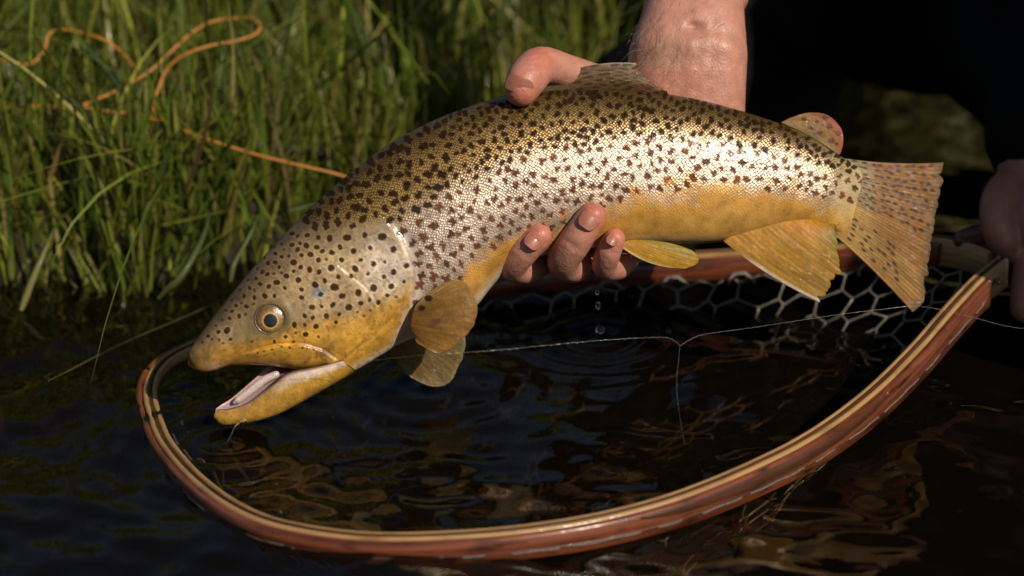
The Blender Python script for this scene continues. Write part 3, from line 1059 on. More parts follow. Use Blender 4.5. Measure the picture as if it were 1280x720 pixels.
fin('tail_fin', [(1042, 196), (1048, 212), (1052, 235), (1051, 258), (1046, 276), (1041, 284), (1036, 288)],
    [(1180, 203), (1177, 225), (1173, 250), (1168, 280), (1163, 310), (1158, 345), (1154, 375), (1141, 391)], 0, 6, 36, 3.2, c_tail,
    (4, -3), 3, 1.6, seed=2, nu=289, nv=90)


def c_anal(x, y, u, v, mem):
    c = lerp((0.60, 0.285, 0.022), (0.47, 0.24, 0.020), v)
    c = lerp(c, (0.78, 0.30, 0.02), np.exp(-(((u - 0.62) / 0.16) ** 2 + ((v - 0.25) / 0.3) ** 2)) * 0.8)
    c = lerp(c, (0.30, 0.28, 0.03), sstep(0.45, 0.95, u) * sstep(0.4, 0.9, v) * 0.8)
    c = lerp(c, (0.24, 0.17, 0.02), mem * 0.55 * sstep(0.1, 0.4, v))
    c = lerp(c, (0.80, 0.62, 0.48), sstep(0.05, 0.015, u) * sstep(0.15, 0.4, v))
    return c


fin('anal_fin', [(904, 301), (922, 288), (958, 276), (1000, 271), (1040, 281)],
    [(1022, 376), (1031, 370), (1039, 358), (1046, 343), (1050, 328), (1047, 310), (1046, 284)], 14, 22, 20, 3.4, c_anal, (5, -2), 5, 2.2, seed=3)


def c_pelv(x, y, u, v, mem):
    c = lerp((0.64, 0.32, 0.022), (0.55, 0.30, 0.022), v)
    c = lerp(c, (0.34, 0.30, 0.03), sstep(0.45, 0.9, u) * 0.7)
    c = lerp(c, (0.85, 0.62, 0.25), sstep(0.12, 0.03, u))
    return lerp(c, (0.30, 0.21, 0.02), mem * 0.45)


fin('pelvic_fin', [(774, 307), (778, 303), (788, 300), (806, 300)], [(843, 335), (860, 335), (872, 329), (873, 321), (866, 314), (855, 309)], 24, 30, 13, 3.0,
    c_pelv, (6, -2), 3, 0.8, seed=4)
fin('pelvic_fin', [(774, 307), (778, 303), (788, 300), (806, 300)], [(840, 325), (856, 325), (866, 320), (868, 314), (862, 309), (852, 305)], -18, -26, 13, 3.0,
    c_pelv, (6, -2), 3, 0.8, seed=5)


def c_dors(x, y, u, v, mem):
    c = lerp((0.17, 0.10, 0.036), (0.25, 0.14, 0.065), v)
    c = lerp(c, (0.50, 0.24, 0.13), sstep(0.55, 0.95, u))
    c = lerp(c, (0.48, 0.40, 0.32), sstep(0.10, 0.02, u) * sstep(0.55, 0.9, v))
    c = lerp(c, (0.15, 0.10, 0.05), mem * 0.5)
    fr = np.random.default_rng(4)
    for i in range(9):
        for j in range(7):
            a, b = (i + 0.5) / 9.5 + fr.normal(0, 0.012), (j + 0.5) / 7.2 + fr.normal(0, 0.03)
            c = lerp(c, (0.05, 0.028, 0.016), 0.85 * sstep(1.3, 0.7, np.hypot((u - a) / 0.028, (v - b) / 0.045)))
    return c


fin('dorsal_fin', [(656, 117), (700, 114), (745, 114), (790, 116), (836, 120)],
    [(793, 79), (794, 83), (797, 90), (806, 97), (818, 105), (835, 116)], 2, 12, 20, 3.2, c_dors, (-13, 0), 5, 1.5, seed=6)


def c_adip(x, y, u, v, mem):
    c = lerp((0.28, 0.17, 0.035), (0.40, 0.16, 0.035), v)
    c = lerp(c, (0.55, 0.12, 0.05), sstep(0.5, 0.95, v) * sstep(0.30, 0.6, u))
    return fspots(x, y, [(1014, 160, 2.6), (1025, 166, 2.8), (1028, 157, 1.8), (1005, 149, 2.6), (1021, 152, 2.2), (1039, 176, 3.3), (1048, 167, 3), (1037, 158, 3), (1032, 147, 3), (1046, 180, 2)],
                  c, (0.11, 0.025, 0.014), 0.95)


fin('adipose_fin', [(976, 153), (1000, 164), (1025, 178), (1048, 193)], [(988, 147), (1010, 141), (1034, 144), (1051, 160), (1054, 178), (1050, 194)],
    0, 2, 3, 7.0, c_adip, (0, 0), 0, 0.2, seed=7, nu=60)


def c_pect(x, y, u, v, mem):
    c = lerp((0.27, 0.125, 0.022), (0.33, 0.155, 0.022), v)
    c = lerp(c, (0.56, 0.33, 0.11), sstep(0.25, 0.0, u) * 0.9)
    c = lerp(c, (0.24, 0.14, 0.03), mem * 0.55 * sstep(0.1, 0.35, v))
    c = lerp(c, (0.16, 0.06, 0.045), np.exp(-(np.hypot(x - 543, y - 404) / 6) ** 2))
    return fspots(x, y, [(535.5, 373, 4.0), (527, 385, 3.4)], c, (0.03, 0.015, 0.01), 0.95)


fin('pectoral_fin', [(519, 382), (515, 393), (513, 404), (514, 413), (520, 418)],
    [(562, 350), (579, 351), (590, 366), (597, 385), (594, 403), (581, 420), (562, 436), (545, 441), (528, 433)], 50, 70, 22, 2.2, c_pect, (-3, 4), 9, 0.6, seed=9)


def c_pect2(x, y, u, v, mem):
    c = lerp((0.19, 0.115, 0.026), (0.20, 0.13, 0.035), v)
    c = lerp(c, (0.34, 0.24, 0.12), sstep(0.9, 1.0, v) * 0.6)
    return lerp(c, (0.13, 0.085, 0.025), mem * 0.6)


fin('pectoral_fin', [(484, 440), (497, 432), (512, 424), (524, 416)],
    [(490, 450), (508, 468), (528, 479), (546, 484), (562, 479), (573, 460), (581, 440), (582, 420)], -28, -44, 20, 2.2, c_pect2, (2, -4), -6, 0.9, seed=10)

# ------------------------------------------------------------------ the landing net
net_pts = [(1257, 322, .050), (1226, 347, .044), (1190, 385, .037), (1150, 431, .030), (1100, 481, .0240), (1050, 521, .0195), (1000, 553, .0165),
           (950, 578, .0145), (900, 600, .0132), (850, 619, .0122), (800, 634, .0114), (740, 648, .0107), (680, 658, .0101), (620, 665, .0096), (560, 669, .0091),
           (500, 671, .0085), (440, 669, .0078), (380, 661, .007), (330, 649, .0065), (290, 631, .006), (255, 607, .0055), (225, 579, .005), (200, 546, .004),
           (188, 515, .0030), (183, 490, .0038), (188, 466, .0042), (205, 446, .0042), (235, 430, .0036), (290, 408, .002), (380, 385, 0), (470, 366, .006),
           (560, 349, .012), (640, 335, .018), (710, 326, .022), (780, 320, .025), (870, 314.5, .029), (960, 308.5, .033), (1050, 302.5, .038), (1110, 298, .043),
           (1160, 294, .048), (1195, 297, .050), (1225, 304, .051), (1247, 313, .0505)]
npts = np.array([PZ(a, b, c) for a, b, c in net_pts])
path = catmull(npts, 420)
plen = np.r_[0, np.cumsum(np.linalg.norm(np.diff(path, axis=0), axis=1))]
net_loc = np.array([path[:, 0].mean(), path[:, 1].mean(), 0.0])
net = empty('landing_net', net_loc, 'wooden landing net with laminated hoop and clear rubber mesh floating under the trout', 'landing net')
tan = np.gradient(path, axis=0)
tan[:, 2] *= 0.3
tan /= np.linalg.norm(tan, axis=1)[:, None]
outw = np.cross(tan, [0, 0, 1.0])
outw /= np.linalg.norm(outw, axis=1)[:, None]
if np.dot(outw[100], path[100] - net_loc) < 0:
    outw = -outw
upv = np.cross(outw, tan)
upv *= np.sign(upv[:, 2:3])
HGT = np.interp(np.arange(420), [0, 60, 200, 260, 330, 419], [.0165, .0150, .0085, .0085, .0150, .0160])


def strip(name, i0, i1, o0, o1, top, bot, mat, bev=0.0009, topf=0.0):
    """one lamination: o0..o1 measured outwards, top and bottom as offsets / share of the height"""
    sl = slice(i0, i1)
    p, o, u, h = path[sl], outw[sl], upv[sl], HGT[sl]
    sec = []
    tt, bb = top - h * topf, -h * bot
    for (a, b, ea, eb) in [(o0, 't', bev, 0), (o1, 't', -bev, 0), (o1, 't', 0, -bev), (o1, 'b', 0, bev), (o1, 'b', -bev, 0), (o0, 'b', bev, 0), (o0, 'b', 0, bev), (o0, 't', 0, -bev)]:
        zz = (tt if b == 't' else bb) + eb
        sec.append(p + o * (a + ea) + u * zz[:, None])
    v = np.stack(sec, 1)
    n = len(p)
    g = np.stack([np.repeat(plen[sl][:, None], 8, 1), np.tile([o0, o1, o1, o1, o1, o0, o0, o0], (n, 1)), np.stack([tt, tt, tt, bb, bb, bb, bb, tt], 1)], -1)
    mb = MB()
    mb.add(v, [gridf(n, 8, cv=True), np.array([np.arange(8)[::-1], (n - 1) * 8 + np.arange(8)])], grain=g.reshape(-1, 3))
    # flat shading on the long edges keeps the corners crisp
    return put(name, mb, M[mat], net)


strip('inner_lamination', 0, 420, -.0052, -.0024, .0000, 1.00, 'pale')
strip('stripe_lamination', 0, 420, -.0024, -.0010, .0003, 1.02, 'darkwood')
strip('middle_lamination', 0, 420, -.0010, .0018, .0000, 1.00, 'pale')
strip('outer_lamination', 7, 236, .0018, .0052, -.0005, 0.985, 'red')
strip('outer_lamination', 262, 408, -.0080, -.0052, -.0020, 0.985, 'red')     # far side, seen from within the hoop
strip('outer_lamination', 236, 420, .0018, .0050, -.0008, 0.985, 'red')
strip('groove_shade_strip', 9, 234, .0050, .0054, 0, 0.71, 'darkwood', .0001, 0.60)  # proud dark strip painted in for the shade of a groove
seg = strip('lamination_splice', 50, 108, .0050, .0056, -.0014, 0.16 + 0.40 * np.sin(np.linspace(0.02, 3.12, 58)) ** 0.5, 'darkwood', .0003)
# groove cord on the outer face
ci = 10
k = 0
while ci < 230:
    n = 4 + (k * 7) % 11
    idx = np.arange(ci, min(ci + n, 232))
    pp = path[idx] + outw[idx] * 0.0055 - upv[idx] * (HGT[idx] * (0.66 + 0.015 * np.sin(idx))) [:, None]
    mb = MB()
    tube(mb, pp, 0.00042, 6)
    put('cord', mb, M['cord'], net)
    ci += n + 1 + (k * 5) % 3
    k += 1
mb = MB()
pp = path[4:12] + outw[4:12] * np.linspace(.0032, .0053, 8)[:, None] - upv[4:12] * (HGT[4:12] * np.linspace(.40, .66, 8))[:, None]
tube(mb, pp, 0.0006, 6)
put('cord', mb, M['cord'], net)
mb = MB()
q = path[4] + outw[4] * .0027 - upv[4] * HGT[4] * .40
tube(mb, [q, q + outw[4] * .0015], [.0017, .0014], 12)
put('rivet', mb, M['steel'], net)
# cord loops on the inner face of the far side
for (a, b) in [(338, 343), (351, 356), (364, 369), (378, 383), (390, 395)]:
    idx = np.linspace(a, b, 9)
    ii = idx.astype(int)
    hh = HGT[ii] * np.interp(np.linspace(0, 1, 9), [0, .25, .75, 1], [1.05, .72, .70, 1.05])
    mb = MB()
    tube(mb, path[ii] - outw[ii] * 0.0094 - upv[ii] * hh[:, None], 0.0011, 7)
    put('cord_loop', mb, M['cord'], net)
# handle
hp = np.array([PZ(1205, 300, .050), PZ(1250, 293, .055), PZ(1300, 287, .060), PZ(1420, 280, .066), PZ(1600, 270, .07)])
hpc = catmull(hp, 60)
mb = MB()
tube(mb, hpc, np.interp(np.linspace(0, 1, 60), [0, .15, .5, 1], [.006, .0095, .0125, .014]), 16)
mb.att['grain'] = [np.vstack(mb.v)]
put('handle', mb, M['darkwood'], net)

# rubber mesh bag: a honeycomb hung from the hoop
NA, NB = 120, 18
pc = catmull(npts, NA * 6, closed=True)
cen = np.array([pc[:, 0].mean() + 0.0, pc[:, 1].mean(), -0.11])


def bag(a, b):
    """a: 0..NA round the hoop, b: 0..1 down to the middle"""
    i = (a / NA * len(pc)) % len(pc)
    i0 = np.floor(i).astype(int) % len(pc)
    i1 = (i0 + 1) % len(pc)
    h = pc[i0] * (1 - (i - np.floor(i)))[:, None] + pc[i1] * (i - np.floor(i))[:, None]
    inn = cen - h
    inn[:, 2] = 0
    L = np.linalg.norm(inn, axis=1)[:, None]
    inset = np.interp(b, [0, .12, .3, .6, 1], [.06, .14, .27, .55, .97])
    drop = np.interp(b, [0, .12, .3, .6, 1], [.014, .040, .070, .096, .105])
    p = h + inn * inset[:, None]
    p[:, 2] = h[:, 2] - drop - 0.0
    p[:, :2] += 0.003 * np.stack([np.sin(a * 1.3 + b * 20), np.cos(a * 0.9 + b * 17)], 1)
    return p


segs = []
for j in range(NB):
    b0, b1, b2 = j / NB, (j + 0.34) / NB, (j + 1) / NB
    for i in range(0, NA, 2):
        s = (j % 2)
        A, Bc, Cc = (i + s, b0), (i + 1 + s, b1), (i + 2 + s, b0)
        segs += [(A, Bc), (Bc, Cc), (Bc, (i + 1 + s, b2))]
sa = np.array([s[0] for s in segs])
sb = np.array([s[1] for s in segs])
pa, pb = bag(sa[:, 0], sa[:, 1]), bag(sb[:, 0], sb[:, 1])
ax = pb - pa
ln = np.linalg.norm(ax, axis=1)[:, None]
ax = ax / (ln + 1e-9)
n1 = np.cross(ax, [0.2, 0.3, 0.93])
n1 /= np.linalg.norm(n1, axis=1)[:, None]
n2 = np.cross(ax, n1)
ang = np.arange(6) * np.pi / 3
rings = []
for t, r in [(-0.02, .0004), (0.10, .0008), (0.5, .00055), (0.90, .0008), (1.02, .0004)]:
    c = pa + (pb - pa) * t
    rings.append(c[:, None] + r * (np.cos(ang)[None, :, None] * n1[:, None] + np.sin(ang)[None, :, None] * n2[:, None]))
v = np.stack(rings, 1)        # seg, ring, k
mb = MB()
f0 = gridf(5, 6, cv=True)
ff = (f0[None] + (np.arange(len(v)) * 30)[:, None, None]).reshape(-1, 4)
mb.add(v, ff)
put('rubber_mesh', mb, M['rubber'], net)

# ------------------------------------------------------------------ the angler
person = empty('person', np.array([0.34, 1.40, -0.30]), 'angler in black waders kneeling in the river, holding the trout and the net', 'person')


def HPt(px, py, z):
    return P(px, py, 0.955 - np.asarray(z, float) * FS)


def chain(mb, pts, k=16, n=None, flat=None):
    """pts: (px, py, z, r) in picture pixels round the fish; one rounded limb"""
    a = catmull(np.asarray(pts, float), n or (len(pts) * 9))
    w = HPt(a[:, 0], a[:, 1], a[:, 2])
    tube(mb, w, a[:, 3] * FS, k)


hand = MB()
chain(hand, [(828, 150, -92, 34), (785, 120, -74, 29), (738, 100, -34, 23), (705, 88, -6, 22), (676, 82, 14, 24.5), (660, 97, 34, 25.5), (652, 111, 44, 23)])
chain(hand, [(712, 235, -92, 22), (686, 312, -66, 19.5), (660, 336, -24, 19), (641, 333, 12, 18.5), (654, 315, 36, 19), (673, 296, 47, 17.5)])
chain(hand, [(754, 232, -94, 23), (740, 312, -66, 20), (720, 334, -24, 20), (704, 327, 16, 20.5), (720, 301, 44, 20.5), (740, 270, 54, 18.5)])
chain(hand, [(798, 236, -92, 21), (788, 308, -66, 18), (774, 332, -30, 17.5), (756, 333, 0, 16.5), (760, 317, 24, 16.5), (768, 298.5, 36, 14.5)])
chain(hand, [(832, 236, -90, 20), (824, 290, -74, 17), (812, 306, -44, 16), (800, 308, -22, 14)])
for (a, b, r) in [((716, 235, -92), (835, 130, -95), 27), ((756, 232, -94), (850, 125, -98), 29), ((796, 236, -94), (868, 125, -98), 29), ((832, 236, -92), (885, 130, -95), 26)]:
    chain(hand, [a + (r,), ((a[0] + b[0]) / 2, (a[1] + b[1]) / 2, (a[2] + b[2]) / 2, r + 3), b + (r + 3,)])
# wrist and forearm: two bones side by side give the flattened section
el = np.array([0.09, 1.30, 0.42])
for (dx, r0, r1) in [(-30, 46, 44), (-15, 47, 45), (0, 48, 46), (15, 47, 46), (30, 45, 46)]:
    a = np.array([HPt(858 + dx, 150, -95), HPt(859 + dx, 105, -88), HPt(860 + dx * 1.02, 70, -86), HPt(866 + dx * 0.72, 30, -100), HPt(868 + dx * 0.62, -10, -128), HPt(869 + dx * 0.8, -80, -190)])
    a = np.vstack([a, el + np.array([dx * FS * 0.6, 0, 0])])
    tube(hand, catmull(a, 60), np.interp(np.linspace(0, 1, 60), [0, .12, .25, .36, .45, .7, 1], np.array([r0, r0 + 1, r0, r1 - 2, r1, 62, 70]) * FS), 20)
# the other hand, on the net handle
lh = hand


def chain2(pts):
    a = catmull(np.array([np.r_[P(x, y, d + .045), r] for x, y, d, r in pts]), len(pts) * 8)
    tube(lh, a[:, :3], a[:, 3], 14)


chain2([(1335, 110, 1.06, .027), (1318, 165, 1.05, .024), (1300, 210, 1.035, .023), (1290, 245, 1.02, .020)])
chain2([(1345, 190, 1.05, .022), (1328, 225, 1.04, .022), (1312, 255, 1.025, .019)])
for i, (dx, r) in enumerate([(0, .0086), (44, .0092), (88, .0088), (128, .0078)]):      # four fingers over the handle
    chain2([(1275 + dx, 222 - 4 * i, 1.030, .011), (1250 + dx, 247, 1.000, r + .001), (1246 + dx, 278, 0.985, r), (1258 + dx, 305, 0.990, r), (1275 + dx, 322, 1.015, r * .92)])
chain2([(1298, 225, 1.03, .013), (1300, 285, 1.01, .0110), (1292, 325, 0.99, .0100), (1286, 358, 0.985, .0095), (1282, 384, 0.985, .0085)])   # thumb, down beside the handle

# head and neck
hdm = hand
hc0 = np.array([0.34, 1.24, 1.07])


def ball(mb, c, r, k=20, **att):
    th_ = np.linspace(0, np.pi, k)
    ph_ = np.linspace(0, 2 * np.pi, k * 2, endpoint=False)
    v = np.stack([np.sin(th_)[:, None] * np.cos(ph_)[None], np.sin(th_)[:, None] * np.sin(ph_)[None], np.cos(th_)[:, None] + 0 * ph_[None]], -1)
    mb.add(np.asarray(c) + v * np.asarray(r), gridf(k, 2 * k, cv=True), **att)


ball(hdm, hc0 + [0, 0.01, 0.02], (0.076, 0.095, 0.105))
ball(hdm, hc0 + [0, -0.03, -0.055], (0.055, 0.062, 0.062))
tube(hdm, [hc0 + [0, -0.088, 0.035], hc0 + [0, -0.104, 0.0], hc0 + [0, -0.096, -0.015]], [.010, .014, .015], 12)
for s in (-1, 1):
    ball(hdm, hc0 + [s * .077, 0.012, 0.0], (.010, .022, .032), 10)
    tube(hdm, [hc0 + [s * .012, -0.084, .038], hc0 + [s * .032, -0.082, .045], hc0 + [s * .052, -0.066, .038]], .010, 8)
tube(hdm, [hc0 + [-.024, -.083, -.05], hc0 + [0, -.091, -.048], hc0 + [.024, -.083, -.05]], .0085, 8)
tube(hdm, [hc0 + [0, 0.02, -0.06], hc0 + [0.0, 0.06, -0.16], hc0 + [0.0, 0.10, -0.24]], [.055, .058, .075], 20)
# arms and shoulders under the jacket tie hands and head into one body
shR, shL = np.array([0.15, 1.36, 0.80]), np.array([0.55, 1.36, 0.80])
elL = P(1420, -60, 1.26)
tube(hand, catmull(np.array([el, (el + shR) / 2 + [-.01, 0, 0], shR, [0.25, 1.36, 0.84], hc0 + [0, 0.08, -0.20]]), 40), [.032] * 40, 12)
tube(hand, catmull(np.array([P(1335, 110, 1.105), (P(1335, 110, 1.105) + elL) / 2, elL, (elL + shL) / 2 + [.03, 0, 0], shL, [0.45, 1.36, 0.84], hc0 + [0, 0.08, -0.20]]), 50), [.028] * 50, 12)
hv, hf = remesh(hand, 0.0013, 6)


def pix(v):
    d = v - CP
    dep = d @ FWD
    return 640 + FPX * (d @ RT) / dep, 360 - FPX * (d @ UP) / dep, dep


hx, hy, hd = pix(hv)
# creases: wrist fold, dimple, knuckle lines
nrm_c = np.array([0, -math.cos(PITCH), math.sin(PITCH)])
push = np.zeros(len(hv))
push -= 7 * np.exp(-(((hx - 868) / 9) ** 2 + ((hy - 33) / 6) ** 2))
wl = poly_dist(hx, hy, [(800, 38), (830, 30), (855, 36), (868, 40), (890, 36), (935, 52)])
push -= 1.2 * np.exp(-(wl / 6.0) ** 2) * (hx > 780)
push += 2.2 * np.exp(-((wl - 14) / 12) ** 2) * (hx > 780)
for (x0, y0, x1, y1, w, dpt) in [(655, 74, 690, 70, 1.8, 1.8), (652, 80, 692, 77, 1.6, 1.5), (650, 69, 686, 64, 1.6, 1.4), (648, 86, 690, 84, 1.5, 0.9), (706, 300, 735, 320, 2.2, 1.6), (645, 310, 668, 326, 2, 1.2), (752, 310, 772, 318, 2, 1.0)]:
    push -= dpt * np.exp(-(poly_dist(hx, hy, [(x0, y0), (x1, y1)]) / w) ** 2) * (hd < 0.96)
push += 1.2 * (fbm(N1, hx / 10, hy / 10) - 0.5)
hv = hv + nrm_c * (push * FS)[:, None]
skin_c = lerp((0.49, 0.22, 0.160), (0.56, 0.275, 0.205), fbm(N2, hx / 18, hy / 18))
for (x, y, r) in [(652, 120, 30), (676, 70, 18), (674, 290, 24), (742, 262, 26), (766, 293, 22)]:
    skin_c = lerp(skin_c, (0.55, 0.165, 0.112), 0.75 * np.exp(-((hx - x) ** 2 + (hy - y) ** 2) / r ** 2))
skin_c = lerp(skin_c, (0.53, 0.22, 0.15), 0.7 * np.exp(-(((hx - 845) / 60) ** 2 + ((hy - 105) / 26) ** 2)))
hairy = np.clip(np.exp(-(((hx - 815) / 40) ** 2 + ((hy - 65) / 26) ** 2)) * 1.2, 0, 1)
skin_c = lerp(skin_c, (0.33, 0.18, 0.11), hairy * 0.6)

far_skin = ((hx > 990) | (hy < -150))[:, None]
skin_c = np.where(far_skin, lerp((0.42, 0.19, 0.125), (0.48, 0.23, 0.16), fbm(N1, hv[:, 0] * 120, hv[:, 2] * 120)), skin_c)
mb = MB()
mb.add(hv, hf, Col=skin_c)
body_o = put('body', mb, M['skin'], person)
for s in (-1, 1):
    mb = MB()
    ball(mb, hc0 + [s * .032, -0.072, 0.018], (.013, .013, .011), 12, Col=(0.6, 0.58, 0.55))
    e = put('eye', mb, M['eye'], person)
    mb = MB()
    ball(mb, hc0 + [s * .032, -0.083, 0.017], (.006, .004, .006), 10, Col=(0.03, 0.02, 0.015))
    put('iris', mb, M['eye'], e)
mb = MB()
ball(mb, hc0 + [0, 0.016, 0.034], (0.081, 0.098, 0.104))
put('cap', mb, M['cloth'], person)
mb = MB()
bv = []
a = np.linspace(-1.1, 1.1, 24)
for rr_, zz in [(0.085, 0.062), (0.13, 0.055), (0.155, 0.045), (0.155, 0.042), (0.13, 0.051), (0.085, 0.057)]:
    bv.append(hc0 + np.stack([np.sin(a) * 0.078 * (0.6 + rr_ * 4) / 1.1, 0.016 - np.cos(a) * rr_, zz + 0 * a], 1))
mb.add(np.array(bv), gridf(6, 24, cu=True))
put('cap_peak', mb, M['cloth'], person)


# fingernails
def nail(cx, cy, cz, ang, w, l, tilt=0.0, curve=0.35):
    """plate centred in picture pixels; ang: direction of the fingertip in the picture; w, l in pixels"""
    u = np.linspace(-1, 1, 17)
    v = np.linspace(-1, 1, 15)
    U, V = np.meshgrid(u, v, indexing='ij')
    wv = w / 2 * np.sqrt(np.clip(1 - np.abs(np.minimum(V, 0)) ** 3.2 * 0.85 - np.abs(np.maximum(V, 0)) ** 4 * 0.35, 0.02, 1))
    X_, Y_ = U * wv, V * l / 2
    ca, sa_ = math.cos(ang), math.sin(ang)
    x = cx + X_ * (-sa_) + Y_ * ca
    y = cy + X_ * ca + Y_ * sa_
    z = cz - curve * (X_ ** 2) / (w / 2) - 0.10 * (Y_ ** 2) / (l / 2) + tilt * Y_ / (l / 2)
    c = lerp((0.34, 0.125, 0.083), (0.38, 0.15, 0.10), fbm(N1, x / 4, y / 4))
    c = lerp(c, (0.44, 0.23, 0.15), sstep(0.90, 0.97, V))
    c = lerp(c, (0.46, 0.18, 0.12), sstep(-0.7, -1.0, V) * 0.8)
    w3 = HPt(x, y, z)
    low = HPt(x, y, z - 2.0)
    m = 17 * 15
    f1 = gridf(17, 15)
    rim = np.r_[np.arange(15), np.arange(1, 17) * 15 + 14, 16 * 15 + np.arange(13, -1, -1), np.arange(15, 0, -1) * 15]
    rim = np.r_[np.arange(15), np.arange(1, 17) * 15 + 14, 16 * 15 + np.arange(13, -1, -1), np.arange(15, 0, -1) * 15]
    rim = np.array(list(dict.fromkeys(rim.tolist())))
    rim = rim[rim < m]
    rn = np.roll(rim, -1)
    mb = MB()
    mb.add(np.concatenate([w3.reshape(-1, 3), low.reshape(-1, 3)]), [f1, f1[:, ::-1] + m, np.stack([rim, rn, rn + m, rim + m], 1)], Col=np.concatenate([c.reshape(-1, 3)] * 2))
    return put('fingernail', mb, M['nail'], body_o)


def front_z(px, py):
    d = (hx - px) ** 2 + (hy - py) ** 2
    i = np.where(d < 3.0 ** 2)[0]
    if len(i) == 0: return 50
    return (0.955 - hd[i].min()) / FS


for (x, y, a, w, l, t_) in [(649, 106, R(112), 36, 23, -2.5), (667, 301, R(-52), 23, 21, -3.0), (737, 274, R(-56), 26, 27, -3.0), (766, 299, R(-58), 16, 16, -3.0)]:
    nail(x, y, front_z(x, y) + 0.9, a, w, l, t_)

# hair on the wrist
mb = MB()
sel = np.where((np.abs(hx - 835) < 75) & (np.abs(hy - 62) < 62) & (hd < 1.02))[0]
hr = np.random.default_rng(3)
pick = hr.choice(sel, 1100)
dens = np.exp(-(((hx[pick] - 812) / 42) ** 2 + ((hy[pick] - 66) / 34) ** 2))
pick = pick[hr.random(len(pick)) < dens * 0.95 + 0.04]
hv_all = []
hf_all = []
for q, i in enumerate(pick):
    p = hv[i]
    L = (10 + 12 * hr.random()) * FS
    dr = RT * hr.normal(-0.25, .25) + UP * hr.normal(-0.45, .3) - FWD * 0.35
    dr /= np.linalg.norm(dr)
    s0 = np.cross(dr, FWD)
    s0 = s0 / np.linalg.norm(s0) * 0.00006
    p1 = p + dr * L * 0.5
    p2 = p + dr * L - UP * L * 0.25 + FWD * L * 0.15
    hv_all += [p - s0, p + s0, p1 - s0 * .8, p1 + s0 * .8, p2]
    o = q * 5
    hf_all += [[o, o + 1, o + 3], [o, o + 3, o + 2], [o + 2, o + 3, o + 4]]
mb.add(np.array(hv_all), np.array(hf_all))
tag(put('arm_hair', mb, M['hair'], body_o), kind='stuff')


# clothing
def garment(name, tubes, voxel, amp, mat='cloth', balls=()):
    g = MB()
    for pts in tubes:
        a = catmull(np.asarray(pts, float), len(pts) * 8)
        tube(g, a[:, :3], a[:, 3], 22)
    for c, r in balls:
        ball(g, c, r)
    v, f = remesh(g, voxel, 6)
    nz = fbm(N1, v[:, 0] * 22 + v[:, 2] * 11, v[:, 2] * 30 + v[:, 1] * 14) - 0.5
    ctr = v.mean(0)
    d = v - ctr
    d /= np.linalg.norm(d, axis=1)[:, None] + 1e-9
    v = v + d * (amp * nz)[:, None]
    mb = MB()
    mb.add(v, f)
    return put(name, mb, M[mat], person)


hipR, hipL = np.array([0.205, 1.46, 0.37]), np.array([0.46, 1.46, 0.37])


def pt(a, r):
    return list(a) + [r]


kneeR = P(838, 180, 1.25)
kneeL = np.array([0.445, 0.845, 0.275])  # raised left knee, out of view, placed to shade the hand on the handle
garment('waders', [
    [pt(hipR + [0, 0, 0.02], .125), pt(P(930, 56, 1.38), .076), pt(kneeR, .066), pt(kneeR + [-.01, -.02, -.12], .062)],
    [pt(kneeR + [0, .0, -.14], .062), pt(kneeR + [0, .03, -.30], .056)],
    [pt(hipL, .125), pt((hipL + kneeL) / 2 + [0.03, 0, .04], .10), pt(kneeL, .085), pt(kneeL + [0.01, .05, -.25], .062), pt(kneeL + [0.01, .07, -.54], .06)],
    [pt([0.35, 1.48, 0.40], .15), pt([0.35, 1.48, 0.55], .16)],
], 0.007, 0.012)
wrL = P(1318, 165, 1.085)
garment('jacket', [
    [pt([0.35, 1.48, 0.42], .165), pt([0.35, 1.45, 0.56], .17), pt([0.35, 1.40, 0.72], .165), pt([0.35, 1.34, 0.84], .10)],
    [pt([0.35, 1.40, 0.50], .12), pt([0.35, 1.36, 0.34], .11), pt(P(1160, -42, 1.38), .09)],
    [pt([0.25, 1.40, 0.74], .10), pt(shR, .085), pt((shR + el) / 2, .068), pt(el + [0, 0.005, 0.01], .058)],
    [pt([0.45, 1.40, 0.74], .10), pt(shL, .085), pt((shL + elL) / 2 + [.03, 0, 0], .07), pt(elL, .062), pt(elL * 0.4 + wrL * 0.6, .050), pt(wrL, .040)],
    [pt(P(1080, -60, 1.40), .090), pt(P(1160, -42, 1.38), .090), pt(P(1290, -30, 1.36), .085)],     # the front of the jacket bunched over the lap
    [pt(P(1225, 30, 1.30), .048), pt(P(1275, 75, 1.20), .045), pt(P(1318, 125, 1.11), .040), pt(P(1312, 160, 1.085), .036)],
], 0.006, 0.012)
mb = MB()
pa_ = P(1062, 62, 1.26)
u = np.linspace(-1, 1, 12)
U, V = np.meshgrid(u, u, indexing='ij')

